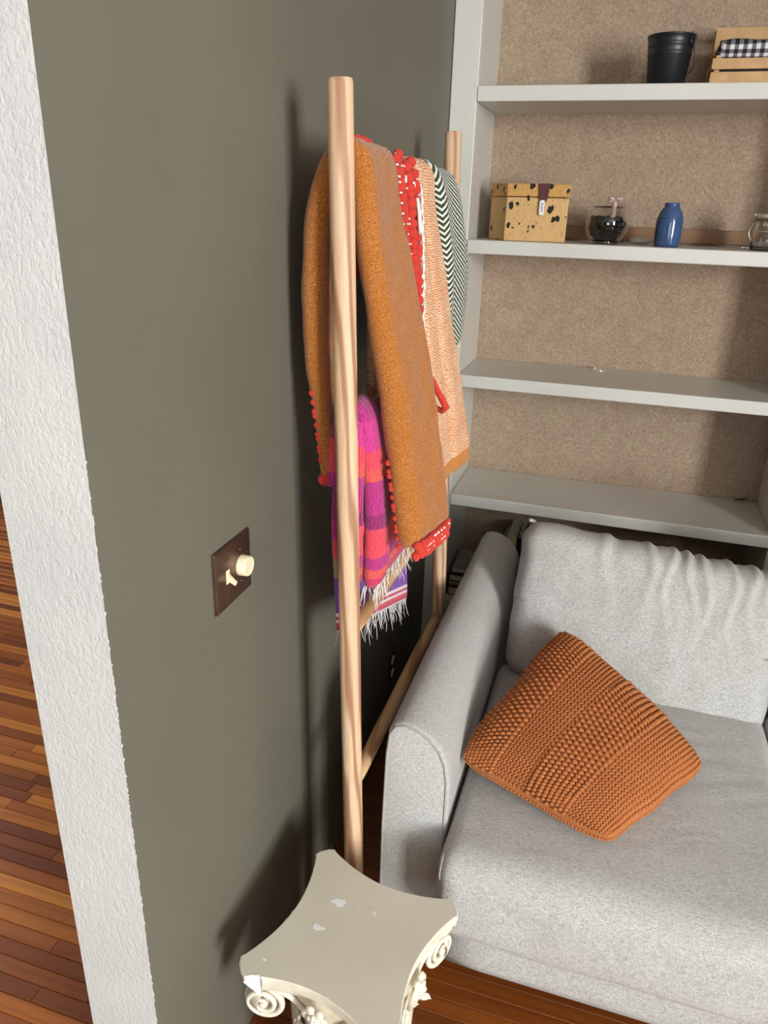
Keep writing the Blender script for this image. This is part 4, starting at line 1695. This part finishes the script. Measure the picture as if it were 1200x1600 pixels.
N = 44
pm = MB()
for side in (1, -1):
    vs = [pill(i / N, j / N, side)[0] for i in range(N + 1) for j in range(N + 1)]
    fs = []
    for i in range(N):
        for j in range(N):
            f = (i * (N + 1) + j, (i + 1) * (N + 1) + j, (i + 1) * (N + 1) + j + 1, i * (N + 1) + j + 1)
            fs.append(f[::-1] if side > 0 else f)
    pm.add(vs, fs)
o1 = (N + 1) * (N + 1)
ring = [(i, 0) for i in range(N)] + [(N, j) for j in range(N)] + [(i, N) for i in range(N, 0, -1)] + [(0, j) for j in range(N, 0, -1)]
ids = [a * (N + 1) + b for a, b in ring]
for a, b in zip(ids, ids[1:] + ids[:1]):
    pm.f.append((a, b, b + o1, a + o1))
    pm.mi.append(0)
pm.build('knit_cover', M['knit'], pi_)
bob, vst = MB(), MB()
rk = random.Random(8)
bands = [('m', .0, .27), ('s', .27, .47), ('m', .47, .74), ('s', .74, 1.0)]
WU, WV = .42, .36


def warp(t):
    return t - .5 * math.sin(2 * PI * t) / (2 * PI)


for kind, v0, v1 in bands:
    if kind == 'm':
        nr = max(1, round((v1 - v0) * WV / .0112))
        nc = round(WU / .0100)
        for r in range(nr):
            for k in range(nc):
                u = warp((k + .5 + (.5 if r % 2 else 0) * 1) / (nc + .5))
                v = v0 + (r + .5) / nr * (v1 - v0)
                if v < .006 or u > .994 or u < .003:
                    continue
                if v < .27 and u > .93:
                    continue
                p, n_ = pill(u, v, 1)
                pu = (pill(min(1, u + .01), v, 1)[0] - pill(u - .01, v, 1)[0]).normalized()
                pv = (pill(u, min(1, v + .01), 1)[0] - pill(u, max(0, v - .01), 1)[0]).normalized()
                nn = pu.cross(pv)
                if nn.z < 0:
                    nn = -nn
                s = rk.uniform(.9, 1.1)
                a = (pv + pu * .35).normalized()
                b = nn.cross(a).normalized()
                bob.ellipsoid(p + nn * .0022, a * .0066 * s, b * .0047 * s, nn * .0052 * s, 7, 5)
    else:
        nr = round((v1 - v0) * WV / .0078)
        nc = round(WU / .0100)
        for r in range(nr):
            for k in range(nc):
                for sg in (-1, 1):
                    u = (k + .5 + sg * .23) / nc
                    u = .5 * u + .5 * warp(u)
                    v = v0 + (r + .5) / nr * (v1 - v0)
                    if u > .996 or u < .003 or v > .996:
                        continue
                    p, n_ = pill(u, v, 1)
                    pu = (pill(min(1, u + .01), v, 1)[0] - pill(max(0, u - .01), v, 1)[0]).normalized()
                    pv = (pill(u, min(1, v + .01), 1)[0] - pill(u, max(0, v - .01), 1)[0]).normalized()
                    nn = pu.cross(pv)
                    if nn.z < 0:
                        nn = -nn
                    a = (pv * rk.uniform(.9, 1.1) + pu * sg * .42).normalized()
                    b = nn.cross(a).normalized()
                    vst.ellipsoid(p + nn * .0008, a * .0056, b * .0024, nn * .0030, 6, 4)
for edge in (0, 1):
    for r in range(9):
        for k in range(46):
            for sg in (-1, 1):
                w_ = (k + .5 + sg * .24) / 46
                e_ = .002 + .0006 * r * r + .006 * r
                u, v = (e_, w_) if edge == 0 else (w_, 1 - e_)
                p, n_ = pill(u, v, -1)
                pu = (pill(min(1, u + .01), v, -1)[0] - pill(max(0, u - .01), v, -1)[0]).normalized()
                pv = (pill(u, min(1, v + .01), -1)[0] - pill(u, max(0, v - .01), -1)[0]).normalized()
                nn = pu.cross(pv).normalized()
                if nn.dot(n_) > 0:
                    nn = -nn
                a = ((pu + pv * sg * .55) if edge == 0 else (pv + pu * sg * .55)).normalized()
                vst.ellipsoid(p + nn * .0008, a * .0053, nn.cross(a) * .0028, nn * .0028, 6, 4)
stuff(bob.build('bobble_stitches', M['knit'], pi_))
stuff(vst.build('stocking_stitches', M['knit'], pi_))

# ------------------------------------------------------------------ plaster capital side table
PZ = .43
pcx, pcy, pang = .2535, .944, math.radians(-9.0)
pd = thing('capital_side_table', 'cream plaster column capital used as a side table with chipped greige top', 'side table', (pcx, pcy, 0))


def pl(x, y):
    return (pcx + x * math.cos(pang) - y * math.sin(pang), pcy + x * math.sin(pang) + y * math.cos(pang))


def abacus(scale, depth, chw=.030, half=.155):
    pts = []
    h = half * scale
    for k in range(4):
        a = PI / 2 * k
        ca, sa = math.cos(a), math.sin(a)
        # side k: from corner (h,-h) to (h,h) in local frame
        y0_ = -h + chw * 1.0
        seg = []
        for i in range(15):
            t = -1 + 2 * i / 14
            y = t * (h - chw)
            x = h + chw * .15 - (depth) * (1 - abs(t) ** 1.9) - .004
            seg.append((x, y))
        # rounded chamfer tip
        for (x, y) in seg:
            pts.append((x * ca - y * sa, x * sa + y * ca))
        for (tx, ty_) in ((h + chw * .16, h - chw * .8), (h + chw * .02, h - chw * .45), (h - chw * .45, h + chw * .02), (h - chw * .8, h + chw * .16)):
            pts.append((tx * ca - ty_ * sa, tx * sa + ty_ * ca))
    return pts


ab = MB()
layers = [(PZ - .046, .90, .026), (PZ - .040, .93, .027), (PZ - .030, .955, .028), (PZ - .026, .955, .028), (PZ - .024, .985, .028), (PZ - .005, 1.0, .028), (PZ - .0015, .998, .028), (PZ, .988, .028)]
vs, fs, mi = [], [], []
for (z, s, d) in layers:
    for (x, y) in abacus(s, d):
        X, Y = pl(x, y)
        vs.append((X, Y, z))
n = len(abacus(1, .03))
side = []
for i in range(len(layers) - 1):
    for k in range(n):
        side.append((i * n + k, i * n + (k + 1) % n, (i + 1) * n + (k + 1) % n, (i + 1) * n + k))
ab.add(vs, side, 0)
o = len(layers) - 1
ab.f.append(tuple(o * n + k for k in range(n)))
ab.mi.append(1)
ab.f.append(tuple(range(n - 1, -1, -1)))
ab.mi.append(0)
abo = ab.build('abacus', [M['plaster'], M['top']], pd, autosmooth=35)
for p in abo.data.polygons:
    if len(p.vertices) > 20:
        p.use_smooth = False


def chip(px, py, r, seed, z=PZ):
    rc = random.Random(seed)
    pts = []
    n = 13
    for k in range(n):
        a = 2 * PI * k / n
        q = r * rc.uniform(.55, 1.15)
        pts.append((px + q * 1.25 * math.cos(a), py + q * .8 * math.sin(a)))
    MB().prism(pts, z - .0005, z + .0004).build('paint_chip', M['chip'], pd, smooth=False)


def onz(px, py, z):
    d = Vector(R0) * ((px - 600) / 1168) + Vector(R1) * ((py - 800) / 1168) + Vector(R2)
    t = (z - CAM.z) / d.z
    return CAM + d * t


for (px, py, r, sd) in ((529, 1410, .0125, 1), (497, 1449, .0095, 2), (585, 1427, .0035, 3), (562, 1417, .0015, 5), (413, 1499, .0035, 7)):
    q = onz(px, py, PZ)
    chip(q.x, q.y, r, sd)
# broken edge on the left corner
q = onz(398, 1531, PZ)
MB().add([(q.x - .022, q.y - .003, PZ - .012), (q.x + .020, q.y - .014, PZ - .016), (q.x + .014, q.y + .001, PZ + .0006), (q.x + .004, q.y + .012, PZ + .0006), (q.x - .002, q.y + .008, PZ + .0006), (q.x - .012, q.y + .006, PZ + .0006),
          (q.x - .0, q.y + .0, PZ - .02)],
         [(0, 1, 2, 3, 4, 5), (0, 6, 1), (1, 6, 2), (2, 6, 3), (3, 6, 4), (4, 6, 5), (5, 6, 0)]).build('paint_chip', M['chip'], pd, smooth=False)

# bell, ring and base
MB().lathe([(0, .0008), (.125, .0008), (.128, .006), (.128, .02), (.118, .03), (.104, .036), (.100, .05), (.100, .2), (.104, .28), (.112, .34), (.122, .375), (.13, .386), (0, .386)], (pcx, pcy, 0), 48).build('bell', M['plaster'], pd, autosmooth=50)


# corner volutes: a spiral at both ends of every side
def volute_at(k, sgn):
    mb = MB()
    a = PI / 2 * k + pang
    outd = Vector((math.cos(a), math.sin(a), 0))            # normal of the side
    along = Vector((-math.sin(a), math.cos(a), 0)) * sgn      # toward the corner
    cen = Vector((pcx, pcy, 0)) + outd * .128 + along * .112 + Vector((0, 0, PZ - .082))
    # plane of the spiral leans so it follows the concave side
    al = (along + outd * .30).normalized()
    nrm = (outd - along * .30).normalized()
    R_ = .034
    pts, rr = [], []
    turns = 2.35
    for i in range(60):
        t = i / 59
        q = PI / 2 + turns * 2 * PI * t
        r = R_ * (1 - t) ** .9 + .004
        pts.append(cen + al * (-math.cos(q) * -1 * r) * 1 + Vector((0, 0, math.sin(q) * r)) + nrm * (.006 + .008 * t))
        rr.append(.0062 * (1 - .45 * t))
    # lead-in stem from the middle of the side, rising under the abacus
    stem = []
    b0 = Vector((pcx, pcy, 0)) + outd * .108 + along * .016 + Vector((0, 0, PZ - .150))
    p_end = pts[0]
    for i in range(14):
        t = i / 14
        c1 = Vector((pcx, pcy, 0)) + outd * .118 + along * .030 + Vector((0, 0, PZ - .058))
        c2 = p_end - al * .05 + Vector((0, 0, .002))
        stem.append(b0 * (1 - t) ** 3 + c1 * 3 * t * (1 - t) ** 2 + c2 * 3 * t * t * (1 - t) + p_end * t ** 3)
    mb.tube(stem + pts, [lerp(.0045, .0062, i / 14) for i in range(14)] + rr, 8)
    # backing disc
    vs = [cen + nrm * .004]
    vs += [cen + al * math.cos(q) * (R_ + .003) + Vector((0, 0, math.sin(q) * (R_ + .003))) + nrm * .002 for q in [2 * PI * j / 28 for j in range(28)]]
    vs += [cen + al * math.cos(q) * (R_ - .002) + Vector((0, 0, math.sin(q) * (R_ - .002))) - nrm * .026 for q in [2 * PI * j / 28 for j in range(28)]]
    fs = [(0, 1 + j, 1 + (j + 1) % 28) for j in range(28)] + [(1 + j, 29 + j, 29 + (j + 1) % 28, 1 + (j + 1) % 28) for j in range(28)]
    mb.add(vs, fs)
    mb.ellipsoid(cen + nrm * .013, al * .007, Vector((0, 0, .007)), nrm * .006, 10, 6)
    return mb


for k in range(4):
    for sgn in (-1, 1):
        volute_at(k, sgn).build('volute', M['plaster'], pd)
    # flower in the middle of the side
    a = PI / 2 * k + pang
    outd = Vector((math.cos(a), math.sin(a), 0))
    al = Vector((-math.sin(a), math.cos(a), 0))
    up = Vector((0, 0, 1))
    cen = Vector((pcx, pcy, 0)) + outd * .134 + up * (PZ - .050)
    mb = MB()
    for j in range(6):
        q = 2 * PI * j / 6
        d = al * math.cos(q) + up * math.sin(q)
        mb.ellipsoid(cen + d * .0155 + outd * .003, d * .0125, d.cross(outd) * .0095, (outd + d * .3).normalized() * .0065, 8, 6)
    for j in range(6):
        q = 2 * PI * (j + .5) / 6
        d = al * math.cos(q) + up * math.sin(q)
        mb.ellipsoid(cen + d * .0075 + outd * .009, d * .007, d.cross(outd) * .006, outd * .005, 8, 6)
    mb.ellipsoid(cen + outd * .013, al * .006, up * .006, outd * .006, 10, 6)
    mb.tube([cen + outd * -.012 - up * .07, cen + outd * -.006 - up * .035, cen + outd * -.002 - up * .01], [.006, .0065, .006], 8)
    mb.build('rosette', M['plaster'], pd)


# acanthus leaves in two tiers
def acanthus(h, w, curl):
    mb = MB()
    nu, nv = 16, 12
    vs, fs = [], []
    for side_ in (0, 1):
        for i in range(nu + 1):
            t = i / nu
            prof_w = w * (1 - .25 * t) * (1 - max(0, (t - .72) / .28) ** 2 * .85)
            lob = 1 - .16 * (0.5 + 0.5 * math.cos(t * 2 * PI * 4.5)) * (1 if t > .08 else 0)
            if t < .8:
                out, zz = .012 * t, h * t / .8 * .92
            else:
                q = (t - .8) / .2 * PI * .85
                out, zz = .0096 + curl * (1 - math.cos(q)) * .5 + curl * .25 * math.sin(q), h * .92 + h * .08 * math.sin(q) * 1.0 - curl * .55 * (1 - math.cos(q)) * .5
            for j in range(nv + 1):
                s = -1 + 2 * j / nv
                y = s * prof_w * lob
                rib = .0035 * math.exp(-(s / .10) ** 2) + .0022 * math.cos(s * 11) * (abs(s) < .95)
                cup = -.010 * s * s
                th = -.006 if side_ else 0
                vs.append((out + rib + cup + th, y, zz))
    m = (nu + 1) * (nv + 1)
    for i in range(nu):
        for j in range(nv):
            a = i * (nv + 1) + j
            f = (a, a + 1, a + nv + 2, a + nv + 1)
            fs.append(f)
            fs.append(tuple(q + m for q in f[::-1]))
    edge = [(i, 0) for i in range(nu)] + [(nu, j) for j in range(nv)] + [(i, nv) for i in range(nu, 0, -1)] + [(0, j) for j in range(nv, 0, -1)]
    ids = [a * (nv + 1) + b for a, b in edge]
    for a, b in zip(ids, ids[1:] + ids[:1]):
        fs.append((b, a, a + m, b + m))
    mb.add(vs, fs)
    return mb


src = {}
for tier, (z0, h, w, curl, r, cnt, offa) in enumerate(((.045, .15, .036, .026, .103, 8, 0.0), (.06, .24, .036, .030, .108, 8, PI / 8))):
    for k in range(cnt):
        a = 2 * PI * k / cnt + offa + pang
        if tier not in src:
            src[tier] = acanthus(h, w, curl).build('acanthus_leaf', M['plaster'], None)
            lo = src[tier]
            lo.location = (pcx + r * math.cos(a), pcy + r * math.sin(a), z0)
            lo.rotation_euler = (0, 0, a)
            adopt(lo, pd)
        else:
            spawn(src[tier], 'acanthus_leaf', (pcx + r * math.cos(a), pcy + r * math.sin(a), z0), pd, (0, 0, a))
